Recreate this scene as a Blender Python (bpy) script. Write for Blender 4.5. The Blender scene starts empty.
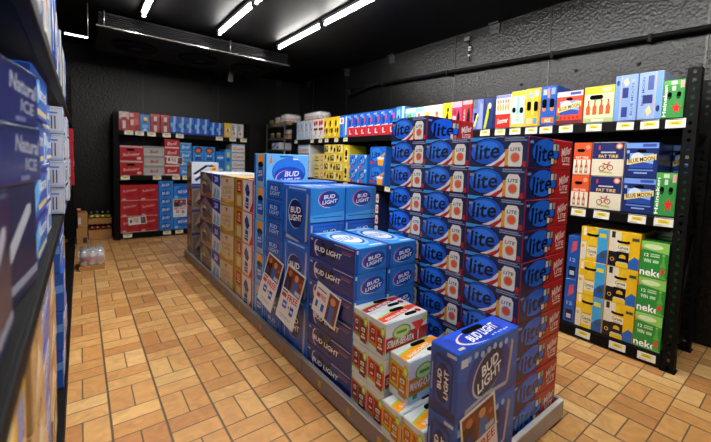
import bpy, bmesh, math, random
from mathutils import Matrix, Vector
random.seed(7)
SC = bpy.context.scene
COL = SC.collection
R_ = math.radians
PI = math.pi

# ------------------------------------------------------------------ materials
MATS = {}
def lin(h):
    h = h.lstrip('#')
    v = [int(h[i:i+2], 16)/255 for i in (0, 2, 4)]
    return tuple(x/12.92 if x <= .04045 else ((x+.055)/1.055)**2.4 for x in v)

def mat(h, rough=.36, spec=.5, metal=0., bump=0., vary=.10, scale=30., coat=0., name=None):
    key = (h, rough, spec, metal, bump, vary, scale, coat)
    if key in MATS: return MATS[key]
    m = bpy.data.materials.new(name or 'print_'+h.strip('#'))
    m.use_nodes = True
    nt = m.node_tree; b = nt.nodes['Principled BSDF']
    c = lin(h)
    tc = nt.nodes.new('ShaderNodeTexCoord')
    no = nt.nodes.new('ShaderNodeTexNoise'); no.inputs['Scale'].default_value = scale
    nt.links.new(tc.outputs['Object'], no.inputs['Vector'])
    mx = nt.nodes.new('ShaderNodeMix'); mx.data_type = 'RGBA'
    mx.inputs[6].default_value = (*[x*(1-vary) for x in c], 1)
    mx.inputs[7].default_value = (*[min(1, x*(1+vary)) for x in c], 1)
    nt.links.new(no.outputs['Fac'], mx.inputs[0])
    nt.links.new(mx.outputs[2], b.inputs['Base Color'])
    b.inputs['Roughness'].default_value = rough
    b.inputs['Specular IOR Level'].default_value = spec
    b.inputs['Metallic'].default_value = metal
    b.inputs['Coat Weight'].default_value = coat
    if bump:
        bp = nt.nodes.new('ShaderNodeBump'); bp.inputs['Strength'].default_value = bump
        bp.inputs['Distance'].default_value = .003
        nt.links.new(no.outputs['Fac'], bp.inputs['Height']); nt.links.new(bp.outputs[0], b.inputs['Normal'])
    MATS[key] = m
    return m

def pm(h):                       # printed, lightly varnished board
    return mat(h, rough=.26, spec=.5, vary=.08, scale=45)

def emit(name, c, s):
    m = bpy.data.materials.new(name); m.use_nodes = True
    nt = m.node_tree; b = nt.nodes['Principled BSDF']
    b.inputs['Base Color'].default_value = (.9, .9, .9, 1)
    b.inputs['Emission Color'].default_value = (*c, 1); b.inputs['Emission Strength'].default_value = s
    return m

BLACKM = mat('#060607', rough=.6, spec=.14, bump=.15, scale=60, name='black_powder_coat')
GREYM = mat('#6d6d70', rough=.35, metal=.8, name='grey_steel')
CARD = mat('#a97c4d', rough=.8, spec=.2, vary=.15, name='brown_cardboard')
ALU = mat('#b9b9bd', rough=.28, metal=.9, name='aluminium')
DARKH = mat('#050506', rough=.9, spec=.05, name='dark_opening')

# ------------------------------------------------------------------ mesh helpers
TEXTS = {}
def text_mesh(s, bold=.02):
    key = (s, bold)
    if key in TEXTS: return TEXTS[key]
    cu = bpy.data.curves.new('t', 'FONT'); cu.body = s; cu.offset = bold; cu.resolution_u = 2
    ob = bpy.data.objects.new('t', cu); COL.objects.link(ob)
    dg = bpy.context.evaluated_depsgraph_get()
    me = ob.evaluated_get(dg).to_mesh()
    vs = [(v.co.x, v.co.y) for v in me.vertices]
    fs = [tuple(p.vertices) for p in me.polygons]
    ob.evaluated_get(dg).to_mesh_clear()
    bpy.data.objects.remove(ob); bpy.data.curves.remove(cu)
    x0 = min(v[0] for v in vs); x1 = max(v[0] for v in vs); y0 = min(v[1] for v in vs); y1 = max(v[1] for v in vs)
    vs = [((x-x0)/(x1-x0)-.5, (y-y0)/(y1-y0)-.5) for x, y in vs]
    TEXTS[key] = (vs, fs)
    return TEXTS[key]

class MB:
    """collects geometry for one mesh object with several material slots"""
    def __init__(s): s.bm = bmesh.new(); s.mats = []
    def mi(s, m):
        if m not in s.mats: s.mats.append(m)
        return s.mats.index(m)
    def box(s, x0, y0, z0, x1, y1, z1, m, bev=0., rot=None, piv=None):
        t = bmesh.new(); bmesh.ops.create_cube(t, size=1)
        for v in t.verts: v.co = Vector((x0+(v.co.x+.5)*(x1-x0), y0+(v.co.y+.5)*(y1-y0), z0+(v.co.z+.5)*(z1-z0)))
        if bev: bmesh.ops.bevel(t, geom=list(t.edges), offset=bev, segments=2, affect='EDGES', profile=.5)
        if rot is not None:
            p = Vector(piv or ((x0+x1)/2, (y0+y1)/2, (z0+z1)/2))
            for v in t.verts: v.co = p + rot @ (v.co-p)
        s.merge(t, m)
    def merge(s, t, m):
        i = s.mi(m) if not callable(m) else None
        mp = {}
        for v in t.verts: mp[v] = s.bm.verts.new(v.co)
        for f in t.faces:
            try: g = s.bm.faces.new([mp[v] for v in f.verts])
            except ValueError: continue
            g.material_index = i if i is not None else s.mi(m(f)); g.smooth = f.smooth
        t.free()
    def cyl(s, p0, p1, r0, r1, m, n=12, caps=True):
        p0 = Vector(p0); p1 = Vector(p1); d = p1-p0
        t = bmesh.new()
        bmesh.ops.create_cone(t, cap_ends=caps, segments=n, radius1=r0, radius2=r1, depth=d.length)
        q = d.to_track_quat('Z', 'Y').to_matrix()
        for v in t.verts: v.co = (p0+p1)/2 + q @ v.co
        for f in t.faces: f.smooth = len(f.verts) == 4
        s.merge(t, m)
    def lathe(s, prof, m, n=14, at=(0, 0, 0)):
        rings = []
        for r, z in prof:
            rings.append([s.bm.verts.new((at[0]+r*math.cos(2*PI*k/n), at[1]+r*math.sin(2*PI*k/n), at[2]+z)) for k in range(n)])
        for a in range(len(rings)-1):
            i = s.mi(m[a] if isinstance(m, list) else m)
            for k in range(n):
                f = s.bm.faces.new((rings[a][k], rings[a][(k+1) % n], rings[a+1][(k+1) % n], rings[a+1][k]))
                f.material_index = i; f.smooth = True
        i = s.mi(m[-1] if isinstance(m, list) else m)
        f = s.bm.faces.new(rings[-1]); f.material_index = i
        f = s.bm.faces.new(rings[0][::-1]); f.material_index = i
    def face(s, pts, m):
        vs = [s.bm.verts.new(p) for p in pts]
        f = s.bm.faces.new(vs); f.material_index = s.mi(m); return f
    def mesh(s, name):
        me = bpy.data.meshes.new(name); s.bm.to_mesh(me); s.bm.free()
        for m in s.mats: me.materials.append(m)
        return me
    def build(s, name, parent=None, loc=(0, 0, 0), rz=0):
        o = bpy.data.objects.new(name, s.mesh(name)); COL.objects.link(o)
        o.location = loc; o.rotation_euler = (0, 0, rz)
        if parent: o.parent = parent
        return o

LABELS = {}
def tag(o, label=None, cat=None, group=None, kind=None):
    if label: o['label'] = label; LABELS.setdefault(label, []).append(o.name)
    if cat: o['category'] = cat
    if group: o['group'] = group
    if kind: o['kind'] = kind
    return o
def empty(name, loc, rz, label, cat, group=None):
    o = bpy.data.objects.new(name, None); COL.objects.link(o); o.empty_display_size = .05
    o.location = loc; o.rotation_euler = (0, 0, rz)
    return tag(o, label, cat, group)

# ------------------------------------------------------------------ printed cartons
# a face is drawn in its own 0..1 frame: ('r',x0,y0,x1,y1,col) ('e',cx,cy,rx,ry,col,rot) ('p',[pts],col) ('t',s,cx,cy,w,h,col,rot,shear)
class Carton:
    def __init__(s, name, cat, w, d, h, base, art=None, holes=(), bases=None, bev=.003):
        s.name, s.cat, s.w, s.d, s.h, s.base, s.art, s.holes, s.bases, s.bev = name, cat, w, d, h, base, art or {}, holes, bases or {}, bev
        s.me = None; s.hm = []
    def fsz(s, f): return {'F': (s.w, s.h), 'B': (s.w, s.h), 'L': (s.d, s.h), 'R': (s.d, s.h), 'T': (s.w, s.d)}[f]
    def pos(s, f, x, y, o):
        w, d, h = s.w, s.d, s.h
        return {'F': (-w/2+x, -d/2-o, y), 'B': (w/2-x, d/2+o, y), 'L': (-w/2-o, d/2-x, y), 'R': (w/2+o, -d/2+x, y), 'T': (-w/2+x, -d/2+y, h+o)}[f]
    def draw(s, mb, f, ops):
        fw, fh = s.fsz(f); k = 0; e = .002
        def P(x, y, o): return s.pos(f, min(max(x, e), fw-e), min(max(y, e), fh-e), o)
        for op in ops:
            o = .0004 + k*.00007; k += 1; t = op[0]
            if t == 'r':
                _, x0, y0, x1, y1, c = op
                mb.face([P(x*fw, y*fh, o) for x, y in ((x0, y0), (x1, y0), (x1, y1), (x0, y1))], pm(c))
            elif t == 'p':
                mb.face([P(x*fw, y*fh, o) for x, y in op[1]], pm(op[2]))
            elif t == 'e':
                _, cx, cy, rx, ry, c = op[:6]; rot = R_(op[6]) if len(op) > 6 else 0
                a, b = rx*fw, ry*fh; pts = []
                for i in range(28):
                    u, v = a*math.cos(2*PI*i/28), b*math.sin(2*PI*i/28)
                    pts.append(P(cx*fw+u*math.cos(rot)-v*math.sin(rot), cy*fh+u*math.sin(rot)+v*math.cos(rot), o))
                mb.face(pts, pm(c))
            elif t == 't':
                _, st, cx, cy, tw, th, c = op[:7]; rot = R_(op[7]) if len(op) > 7 else 0; sh = op[8] if len(op) > 8 else 0
                vs, fs = text_mesh(st); i = mb.mi(pm(c)); W, H = tw*fw, th*fh
                if abs(math.sin(rot)) > .9: W, H = tw*fh, th*fw
                nv = []
                for u, v in vs:
                    u = u*W + sh*v*H; v = v*H
                    nv.append(mb.bm.verts.new(P(cx*fw+u*math.cos(rot)-v*math.sin(rot), cy*fh+u*math.sin(rot)+v*math.cos(rot), o)))
                for q in fs:
                    try: g = mb.bm.faces.new([nv[j] for j in q]); g.material_index = i
                    except ValueError: pass
    def make(s):
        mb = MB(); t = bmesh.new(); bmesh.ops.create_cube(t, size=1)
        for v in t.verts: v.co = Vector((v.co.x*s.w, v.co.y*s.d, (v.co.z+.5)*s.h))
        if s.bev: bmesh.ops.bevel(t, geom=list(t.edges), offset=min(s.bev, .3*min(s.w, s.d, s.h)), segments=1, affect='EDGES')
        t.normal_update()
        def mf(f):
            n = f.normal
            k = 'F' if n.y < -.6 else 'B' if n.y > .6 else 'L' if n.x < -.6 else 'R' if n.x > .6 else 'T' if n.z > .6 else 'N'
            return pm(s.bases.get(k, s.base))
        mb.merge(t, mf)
        for f, ops in s.art.items(): s.draw(mb, f, ops)
        s.me = mb.mesh(s.name)
        for (f, cx, cy, hw, hh) in s.holes:
            fw, fh = s.fsz(f); q = MB(); pts = []
            r = min(hw, hh)/2; L = max(hw/2-r, 0); Lv = max(hh/2-r, 0)
            for i in range(20):
                a = 2*PI*(i+.5)/20
                pts.append((cx*fw+r*math.cos(a)+math.copysign(L, math.cos(a)), cy*fh+r*math.sin(a)+math.copysign(Lv, math.sin(a))))
            top = [q.bm.verts.new(s.pos(f, x, y, .0042)) for x, y in pts]; bot = [q.bm.verts.new(s.pos(f, x, y, .0)) for x, y in pts]
            q.mi(DARKH); q.bm.faces.new(top)
            for i in range(20): q.bm.faces.new((bot[i], bot[(i+1) % 20], top[(i+1) % 20], top[i]))
            s.hm.append(q.mesh('hand_hole'))
    def put(s, x, y, z, rz=0, label=None, group=None, jit=1.2, ry=0, name=None):
        if s.me is None: s.make()
        o = bpy.data.objects.new(name or s.name, s.me); COL.objects.link(o)
        o.location = (x, y, z); o.rotation_euler = (0, ry, rz + R_(random.uniform(-jit, jit)))
        tag(o, label, s.cat, group)
        for m in s.hm:
            c = bpy.data.objects.new('hand_hole', m); COL.objects.link(c); c.parent = o
        return o
    def copy(s, **kw):
        a = dict(name=s.name, cat=s.cat, w=s.w, d=s.d, h=s.h, base=s.base, art=s.art, holes=s.holes, bases=s.bases, bev=s.bev); a.update(kw)
        return Carton(**a)

ORD = ['first', 'second', 'third', 'fourth', 'fifth', 'sixth', 'seventh', 'eighth', 'ninth', 'tenth', 'eleventh', 'twelfth']
def stack(c, x, y, z0, n, look, where, rz=0, group=None, gap=.0015, jit=.5, off=.002):
    for i in range(n):
        fromtop = n-1-i
        if n == 1: lb = f'{look} {where}'
        elif fromtop == 0: lb = f'{look}, topmost {where}'
        elif i == 0 and n > 2: lb = f'{look}, lowest {where}'
        else: lb = f'{look}, {ORD[fromtop]} from top {where}'
        c.put(x+random.uniform(-off, off), y+random.uniform(-off, off), z0+i*(c.h+gap), rz, lb, group, jit)

WALL_BUMP, WALL_C, WALL_R, WALL_D = .6, (.002, .002, .0022), .34, .006
FLOOR_PAR = 1.0
LIGHT, NSEG, EXPO = 100.0, 5, 0.5
# ------------------------------------------------------------------ the printed designs
def can_art(cx, cy, w, h, body='#d9d6cf', acc='#d8512c', txt=None, tc='#1b2550'):
    o = [('p', [(cx-w*.42, cy-h/2), (cx+w*.42, cy-h/2), (cx+w/2, cy-h*.42), (cx+w/2, cy+h*.34), (cx+w*.33, cy+h/2), (cx-w*.33, cy+h/2), (cx-w/2, cy+h*.34), (cx-w/2, cy-h*.42)], body)]
    if acc: o += [('e', cx, cy-h*.12, w*.34, h*.22, '#a9a295'), ('e', cx, cy-h*.12, w*.28, h*.18, acc)]
    if txt: o += [('t', txt, cx, cy+h*.22, w*.72, h*.15, tc, 0, .1)]
    return o
def bottle_art(cx, cy, w, h, glass='#7a3c12', lab='#e8e2d0', lab2=None, cap='#caa64a'):
    b = cy-h/2
    o = [('p', [(cx-w/2, b), (cx+w/2, b), (cx+w/2, b+h*.52), (cx+w*.2, b+h*.68), (cx+w*.17, b+h*.95), (cx-w*.17, b+h*.95), (cx-w*.2, b+h*.68), (cx-w/2, b+h*.52)], glass),
         ('r', cx-w*.2, b+h*.93, cx+w*.2, b+h, cap), ('r', cx-w/2, b+h*.12, cx+w/2, b+h*.46, lab)]
    if lab2: o += [('e', cx, b+h*.29, w*.36, h*.12, lab2)]
    return o
def bud(cx, cy, w, h, ring=True, oval='#12307e', rot=8, one=False, fh=1, tc='#f1f3f7'):
    o = []
    if ring: o += [('e', cx-.03*w, cy, w*.56, h*.56, '#c9d3e4', rot), ('e', cx-.015*w, cy+.02*h, w*.55, h*.545, '#b2263a', rot), ('e', cx+.035*w, cy+.01*h, w*.53, h*.54, oval, rot)]
    if one: o += [('t', 'BUD LIGHT', cx+.05*w, cy, w*1.0, h*.42, tc, 0, .18)]
    else: o += [('t', 'BUD', cx+.03*w, cy+.17*h, w*.62, h*.26, tc, rot, .2), ('t', 'LIGHT', cx+.05*w, cy-.17*h, w*.82, h*.26, tc, rot, .2)]
    return o
def bars(x0, y0, x1, y1, n, c):
    d = (y1-y0)/n
    return [('r', x0, y0+i*d+.25*d, x1-(.12*(i % 2))*(x1-x0), y0+i*d+.8*d, c) for i in range(n)]

lite_long = [('r', 0, .86, .46, 1, '#2f92ea'), ('p', [(0, .80), (.46, .86), (.46, .90), (0, .86)], '#101640'),
    ('e', .325, .50, .315, .47, '#0a1136', 5), ('e', .325, .51, .295, .42, '#1858d0', 5), ('e', .30, .62, .22, .24, '#2c7cf0', 5),
    ('p', [(.30, .0), (.42, .02), (.60, .26), (.72, .62), (.66, .58), (.52, .24), (.40, .10)], '#e2dcd6'), ('p', [(.42, .0), (.54, .0), (.74, .44), (.73, .60), (.60, .24)], '#bb2028'), ('p', [(.54, .0), (.62, .0), (.76, .28), (.75, .44)], '#e6e1dc'), ('p', [(.62, 0), (.70, 0), (.78, .16), (.77, .28)], '#bb2028'),
    ('t', 'lite', .33, .52, .44, .54, '#0a0f30', 6, .16), ('r', .635, .06, .69, .58, '#dd9c28'),
    *can_art(.80, .41, .22, .76, txt='LITE', body='#e6e2da', acc='#e2582c'), *bars(.62, .84, .97, .97, 2, '#8b93b4'), ('r', .04, .66, .12, .76, '#7888bc'), ('r', .925, .02, .975, .2, '#bb2028')]
lite_end = [('r', 0, 0, .50, 1, '#1a2250'), ('e', .36, .50, .31, .48, '#0f1c58'), ('e', .36, .52, .28, .44, '#1c60d4'), ('r', .0, .0, .07, 1, '#1a2250'),
    ('t', 'lite', .34, .50, .42, .56, '#0a0f30', 4, .14), ('r', .02, .78, .09, .86, '#7888bc'),
    ('p', [(.50, .60), (.66, .60), (.66, .86), (.50, .86)], '#26262a'), ('r', .52, .62, .58, .84, '#c4c2bc'), ('r', .60, .62, .65, .84, '#98968f'),
    ('p', [(.46, .14), (.63, .14), (.63, .36), (.46, .36)], '#26262a'), ('r', .48, .16, .54, .34, '#d2ccc2'), ('e', .585, .25, .03, .08, '#d2662e'),
    ('t', 'Miller', .84, .64, .24, .28, '#ecd0cc', 12, .2), ('r', .76, .15, .94, .20, '#dfbfba'), ('t', 'LITE', .84, .34, .19, .17, '#ecd0cc', 0, .1)]
LITE = Carton('beer_case', 'beer case', .405, .285, .130, '#1b2450', {'L': lite_long, 'F': lite_end, 'T': [('e', .5, .5, .4, .42, '#1d62d6'), ('t', 'Lite', .5, .5, .5, .5, '#0c1236')], 'R': lite_long}, bases={'F': '#ab1c22', 'R': '#1b2450', 'B': '#ab1c22'})

b30l = [('p', [(0, .9), (.5, 1), (0, 1)], '#2b5fc4'), ('p', [(.28, .22), (.36, .5), (.28, .78), (.36, .8), (.42, .6), (.47, .6), (.54, .8), (.6, .74), (.53, .5), (.6, .26), (.54, .2), (.47, .4), (.42, .4), (.36, .2)], '#07080e'),
    ('e', .20, .5, .075, .36, '#c3ccdd', 10), ('e', .215, .5, .07, .34, '#a3243a', 10), ('e', .235, .5, .075, .35, '#1a2d70', 10),
    ('t', 'BUD LIGHT', .44, .47, .58, .22, '#eef0f5', 0, .2), ('r', .58, .88, .97, .91, '#a9b6d8'), ('r', .74, .70, .95, .75, '#8b3348'), ('r', .74, .62, .92, .66, '#6d79a8'), ('r', .03, .76, .09, .86, '#8fa6d6')]
b30f = [('r', .0, 0, .09, 1, '#1d4fae'), ('r', .03, .78, .08, .92, '#c9d3e4'), ('r', .14, .10, .97, .86, '#1f5fc0'), ('r', .16, .12, .95, .84, '#2f7ad2'), *bud(.56, .47, .62, .58, oval='#164aa8')]
b30t = [('r', .0, 0, .08, 1, '#1c4fb8'), ('e', .5, .5, .42, .36, '#8cc4f4'), ('e', .5, .5, .36, .30, '#2c66c4'), ('e', .5, .5, .31, .25, '#e3ebf5'), ('t', 'BUD LIGHT', .5, .5, .5, .18, '#2a5cb8'), ('r', .1, .88, .9, .94, '#bcdcf8'), ('r', .55, .06, .95, .11, '#bcdcf8')]
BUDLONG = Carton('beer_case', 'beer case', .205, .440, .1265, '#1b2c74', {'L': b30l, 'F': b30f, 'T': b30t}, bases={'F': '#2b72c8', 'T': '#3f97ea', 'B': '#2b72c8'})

bgl = [('r', .02, .02, .98, .12, '#154a9e'), ('p', [(.14, .12), (.80, .06), (.84, .88), (.18, .92)], '#1b57b4'), ('r', .10, .10, .13, .92, '#8aa7cf'), ('p', [(.84, .05), (.90, .08), (.93, .86), (.88, .90)], '#b3a98f'), ('p', [(.10, .02), (.60, .0), (.62, .03), (.12, .09)], '#a9aeb6'),
    ('e', .46, .50, .27, .27, '#9fb4d4', 0), ('e', .47, .50, .25, .255, '#0f2a6c', 0), ('e', .50, .50, .25, .25, '#0d2460', 0), ('t', 'BUD', .48, .57, .38, .11, '#f1f3f7', 4, .1), ('t', 'LIGHT', .48, .43, .46, .11, '#f1f3f7', 4, .1), *bars(.2, .93, .85, .98, 1, '#9dc0ea')]
bgf = [('r', 0, .41, 1, 1, '#2e86d6'), ('p', [(0, .41), (1, .41), (1, .58), (0, .52)], '#4aa3e6'), *[(o[0], *[x for x in o[1:]]) for o in bud(.52, .80, .52, .26, oval='#17449c', rot=5)], ('r', .08, .48, .92, .495, '#1d4a92'), ('r', 0, .385, 1, .41, '#0d2a66'),
    ('r', .10, .05, .96, .34, '#174f ac'.replace(' ', '')), ('r', .13, .07, .93, .32, '#2568c4'), *bud(.54, .195, .62, .22, ring=False, rot=5), ('r', .03, .05, .07, .36, '#9db7dc')]
BUDBIG = Carton('beer_case', 'beer case', .240, .340, .3410, '#1f66d0', {'L': bgl, 'F': bgf, 'T': [('e', .5, .5, .38, .38, '#3f8fe2'), ('t', 'BUD LIGHT', .5, .5, .6, .2, '#c8d6ec')]}, bases={'T': '#3d6fd0', 'L': '#1f66d0'})
b12l = [('r', .05, .08, .95, .92, '#123e8c'), ('r', .09, .13, .91, .87, '#2f80dc'), ('r', .12, .16, .88, .84, '#164eac'), ('t', 'BUD', .48, .60, .44, .22, '#a9c8ee', 0, .2), ('t', 'LIGHT', .52, .34, .58, .22, '#a9c8ee', 0, .2), ('r', 0, 0, 1, .06, '#4c4a52')]
BUD12 = Carton('can_carton', 'can carton', .41, .270, .1285, '#2268cc', {'L': b12l, 'F': b12l, 'T': []}, bases={'T': '#4a7fdc'})
bbl = [('p', [(0, 0), (.18, 0), (.12, 1), (0, 1)], '#1d63c4'), ('p', [(.84, 0), (1, 0), (1, 1), (.88, 1)], '#1d63c4'),
    ('r', .33, .70, .74, .98, '#ee9420'), ('e', .54, .66, .22, .10, '#0d0c10'), ('p', [(.36, .60), (.72, .60), (.80, .34), (.76, .18), (.32, .18), (.28, .34)], '#1f58b4'), ('t', 'BUD', .54, .46, .3, .07, '#dfe7f3', 4), ('t', 'LIGHT', .54, .36, .38, .07, '#dfe7f3', 4), ('p', [(.36, .16), (.72, .16), (.54, .04)], '#e08a1e')]
bbf = [('e', .53, .47, .40, .42, '#123a94'), ('e', .53, .48, .385, .40, '#2a7fe0'), ('e', .54, .36, .36, .27, '#1650b4'), ('e', .44, .32, .24, .20, '#d3dcea', 18), ('e', .455, .33, .235, .19, '#b2263a', 18), ('e', .52, .31, .27, .22, '#1650b4', 12),
    ('t', 'BUD', .60, .42, .34, .16, '#f5f7fa', 3, .25), ('t', 'LIGHT', .56, .21, .46, .16, '#f5f7fa', 3, .25), ('p', [(.07, .72), (.14, .72), (.115, .95), (.095, .95)], '#d8852a'), ('r', .3, .9, .62, .95, '#2a62b4'), ('r', .62, .84, .74, .88, '#eef2f8')]
BUDBOT = Carton('bottle_carton', 'bottle carton', .330, .225, .2430, '#5fb0ee', {'L': bbl, 'F': bbf, 'T': [('r', .1, .1, .9, .9, '#2a6fd0')]}, bases={'F': '#6cbcf0', 'T': '#2f78d8'})

pbr = [('r', .86, 0, 1, 1, '#b8252c'), ('p', [(.62, .0), (.86, .0), (.86, .30)], '#b8252c'), ('r', 0, .96, 1, 1, '#b8252c'), ('p', [(.22, .10), (.52, .06), (.56, .50), (.66, .58), (.40, .88), (.18, .66), (.30, .52)], '#2b2f74'), ('e', .40, .70, .17, .12, '#3a3f88'), ('t', 'PABST', .42, .44, .5, .07, '#e6e1dc', -8), ('r', .26, .24, .5, .27, '#cfcad2'), ('r', .26, .16, .5, .19, '#cfcad2')]
PABST = Carton('beer_case', 'beer case', .38, .235, .2545, '#d6cec6', {'L': pbr, 'F': pbr}, bases={'T': '#b8252c', 'F': '#d6cec6'})
hl = [('r', 0, 0, 1, .17, '#b98a2e'), ('p', [(0, .17), (1, .17), (.5, .04)], '#d8b25a'), ('p', [(0, .88), (.95, .96), (1, 1), (0, 1)], '#b08a3c'), ('p', [(.38, .86), (.60, .88), (.50, .70)], '#b65a34'), ('t', 'HIGH', .5, .58, .64, .12, '#b98a4a', 4), ('t', 'LIFE', .5, .42, .64, .12, '#b98a4a', 4), ('e', .70, .27, .09, .07, '#c6a24e'), ('r', .2, .25, .5, .29, '#b9a588')]
HIGHL = Carton('beer_case', 'beer case', .40, .375, .2545, '#d3c2a4', {'L': hl, 'F': hl}, bases={'T': '#dcc68c', 'F': '#b98a2e'})
hg = [('r', .36, .50, .88, .92, '#a8241e'), ('t', '12', .62, .75, .26, .2, '#e4d3b4'), ('r', .46, .58, .78, .62, '#d9c3a0'), ('r', .40, .10, .86, .42, '#cdb98c'), ('r', 0, 0, .2, 1, '#94691c'), ('r', 0, 0, 1, .04, '#7d5716')]
HLGOLD = Carton('beer_case', 'beer case', .40, .215, .2545, '#b5862a', {'L': hg, 'F': hg}, bases={'T': '#e2cd84'})
bm = [('p', [(0, .62), (.42, 1), (1, .66), (1, 1), (0, 1)], '#232a66'), ('p', [(.05, .05), (.95, .0), (.95, .55), (.5, .92), (.05, .55)], '#8f8579'), ('p', [(.1, .1), (.5, .1), (.5, .6), (.42, .72), (.1, .48)], '#b3a796'), ('p', [(.2, .3), (.42, .62), (.55, .4), (.72, .58), (.92, .26), (.92, .12), (.2, .12)], '#5b5560'), ('p', [(.34, .5), (.42, .62), (.5, .5)], '#e4e2de'), ('t', 'BUSCH', .42, .66, .5, .1, '#2a2c50', -6), ('p', [(.5, .06), (.94, .03), (.94, .2), (.6, .22)], '#a2692f'), ('e', .3, .42, .09, .08, '#3a3038')]
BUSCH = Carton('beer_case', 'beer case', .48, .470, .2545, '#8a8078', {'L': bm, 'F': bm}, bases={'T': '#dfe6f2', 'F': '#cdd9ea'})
b20 = [('p', [(0, .66), (1, .52), (1, 1), (0, 1)], '#1f3fb4'), ('t', '20', .5, .8, .42, .2, '#dfe6f4'), ('p', [(.1, .1), (.34, .5), (.5, .38), (.4, .06)], '#7fb0de'), ('p', [(.5, .08), (.62, .46), (.9, .40), (.86, .1)], '#8fbce4'), ('r', 0, 0, 1, .05, '#23409c')]
BUSCHL = Carton('beer_case', 'beer case', .50, .260, .2545, '#d5e2ef', {'L': b20, 'F': b20, 'T': [('r', 0, 0, 1, .12, '#2f4fc0')]}, bases={'T': '#dfe8f4'})
kl = [('p', [(.05, .1), (.95, .2), (.95, .9), (.05, .8)], '#6d5f58'), ('p', [(.1, .3), (.9, .4), (.5, .8)], '#968574'), ('r', .1, .15, .9, .22, '#3a3f78')]
kf = [('p', [(.05, .52), (.50, .88), (.66, .88), (.30, .60), (.12, .46)], '#1c2348'), ('p', [(.52, .82), (.72, .9), (.9, .84), (.74, .8)], '#26306a'), ('p', [(.10, .28), (.40, .5), (.36, .34), (.16, .18)], '#1f2a5c'), ('p', [(.08, .42), (.3, .56), (.22, .36)], '#e9edf4'), ('r', .72, .62, .92, .82, '#f0b43c'), ('r', .76, .68, .88, .74, '#7a4a12'), ('r', .0, .0, 1, .09, '#2a3f9c')]
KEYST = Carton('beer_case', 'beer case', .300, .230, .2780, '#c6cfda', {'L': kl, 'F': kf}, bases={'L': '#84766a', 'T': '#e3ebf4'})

KEYLOW = Carton('beer_case', 'beer case', .300, .230, .2780, '#84766a', {'L': kl, 'F': [('p', [(.05, .1), (.6, .05), (.6, .9), (.05, .8)], '#6d5f58'), ('p', [(.1, .3), (.5, .5), (.3, .8)], '#9a8876'), ('r', .0, .88, 1, 1, '#3a4078'), ('e', .3, .3, .12, .12, '#3f3a44')]})

bfl = [('p', [(.0, .0), (1, 0), (1, .12), (.0, .16)], '#16306e'), ('p', [(.16, .16), (.28, .08), (.72, .06), (.84, .12), (.86, .80), (.72, .88), (.28, .90), (.14, .82)], '#0f2c74'), ('p', [(.22, .18), (.76, .14), (.80, .78), (.24, .84)], '#1b4cae'), ('e', .5, .48, .26, .30, '#0c1f58'), ('t', 'BUD', .38, .52, .30, .15, '#eef1f6', 90, .12), ('t', 'LIGHT', .62, .48, .42, .15, '#eef1f6', 90, .12), ('r', .62, .91, .95, .96, '#c4cad6'), ('p', [(.08, .3), (.12, .3), (.12, .72), (.08, .7)], '#8fa9d6')]
bff = [('p', [(0, .60), (1, .30), (1, 0), (0, 0)], '#1b4fae'), ('p', [(0, .08), (.5, .20), (1, .14), (1, 0), (0, 0)], '#173f96'), ('e', .50, .52, .36, .42, '#133a94', 0), ('e', .47, .51, .27, .31, '#a9b6cc', 35), ('e', .485, .52, .26, .295, '#0d2258', 35), ('p', [(.80, .14), (.84, .18), (.90, .80), (.86, .86), (.83, .50)], '#b7a78c'), ('p', [(.12, .05), (.45, .14), (.80, .12), (.84, .18), (.46, .20), (.14, .12)], '#aab3c4'),
    ('t', 'BUD', .50, .62, .28, .17, '#eef1f6', 18, .15), ('t', 'LIGHT', .50, .42, .40, .17, '#eef1f6', 18, .15), *[('e', .16+.1*i, .86+.02*math.sin(i*2.1), .03, .05, '#8fbcec') for i in range(7)], ('r', .04, .78, .14, .90, '#cbd4e4')]
bft = [('p', [(0, 0), (.3, 0), (.1, 1), (0, 1)], '#1c3fb0'), ('e', .46, .42, .30, .36, '#d6dce8', 0), ('e', .48, .43, .29, .34, '#b2263a', 0), ('e', .52, .42, .32, .36, '#1d3cae', 0), ('t', 'BUD LIGHT', .56, .46, .50, .34, '#f6f8fb', 6, .25), *[('e', .6+.05*i, .16+.02*(i % 2), .018, .035, '#9fc4f6') for i in range(6)], ('r', .07, .12, .15, .22, '#c2b48a')]
BUDFRONT = Carton('beer_case', 'beer case', .395, .125, .2630, '#235fc0', {'L': bfl, 'F': bff, 'T': bft}, holes=[('T', .52, .74, .12, .028)], bases={'L': '#1f54b4', 'T': '#2450d0'})

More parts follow.
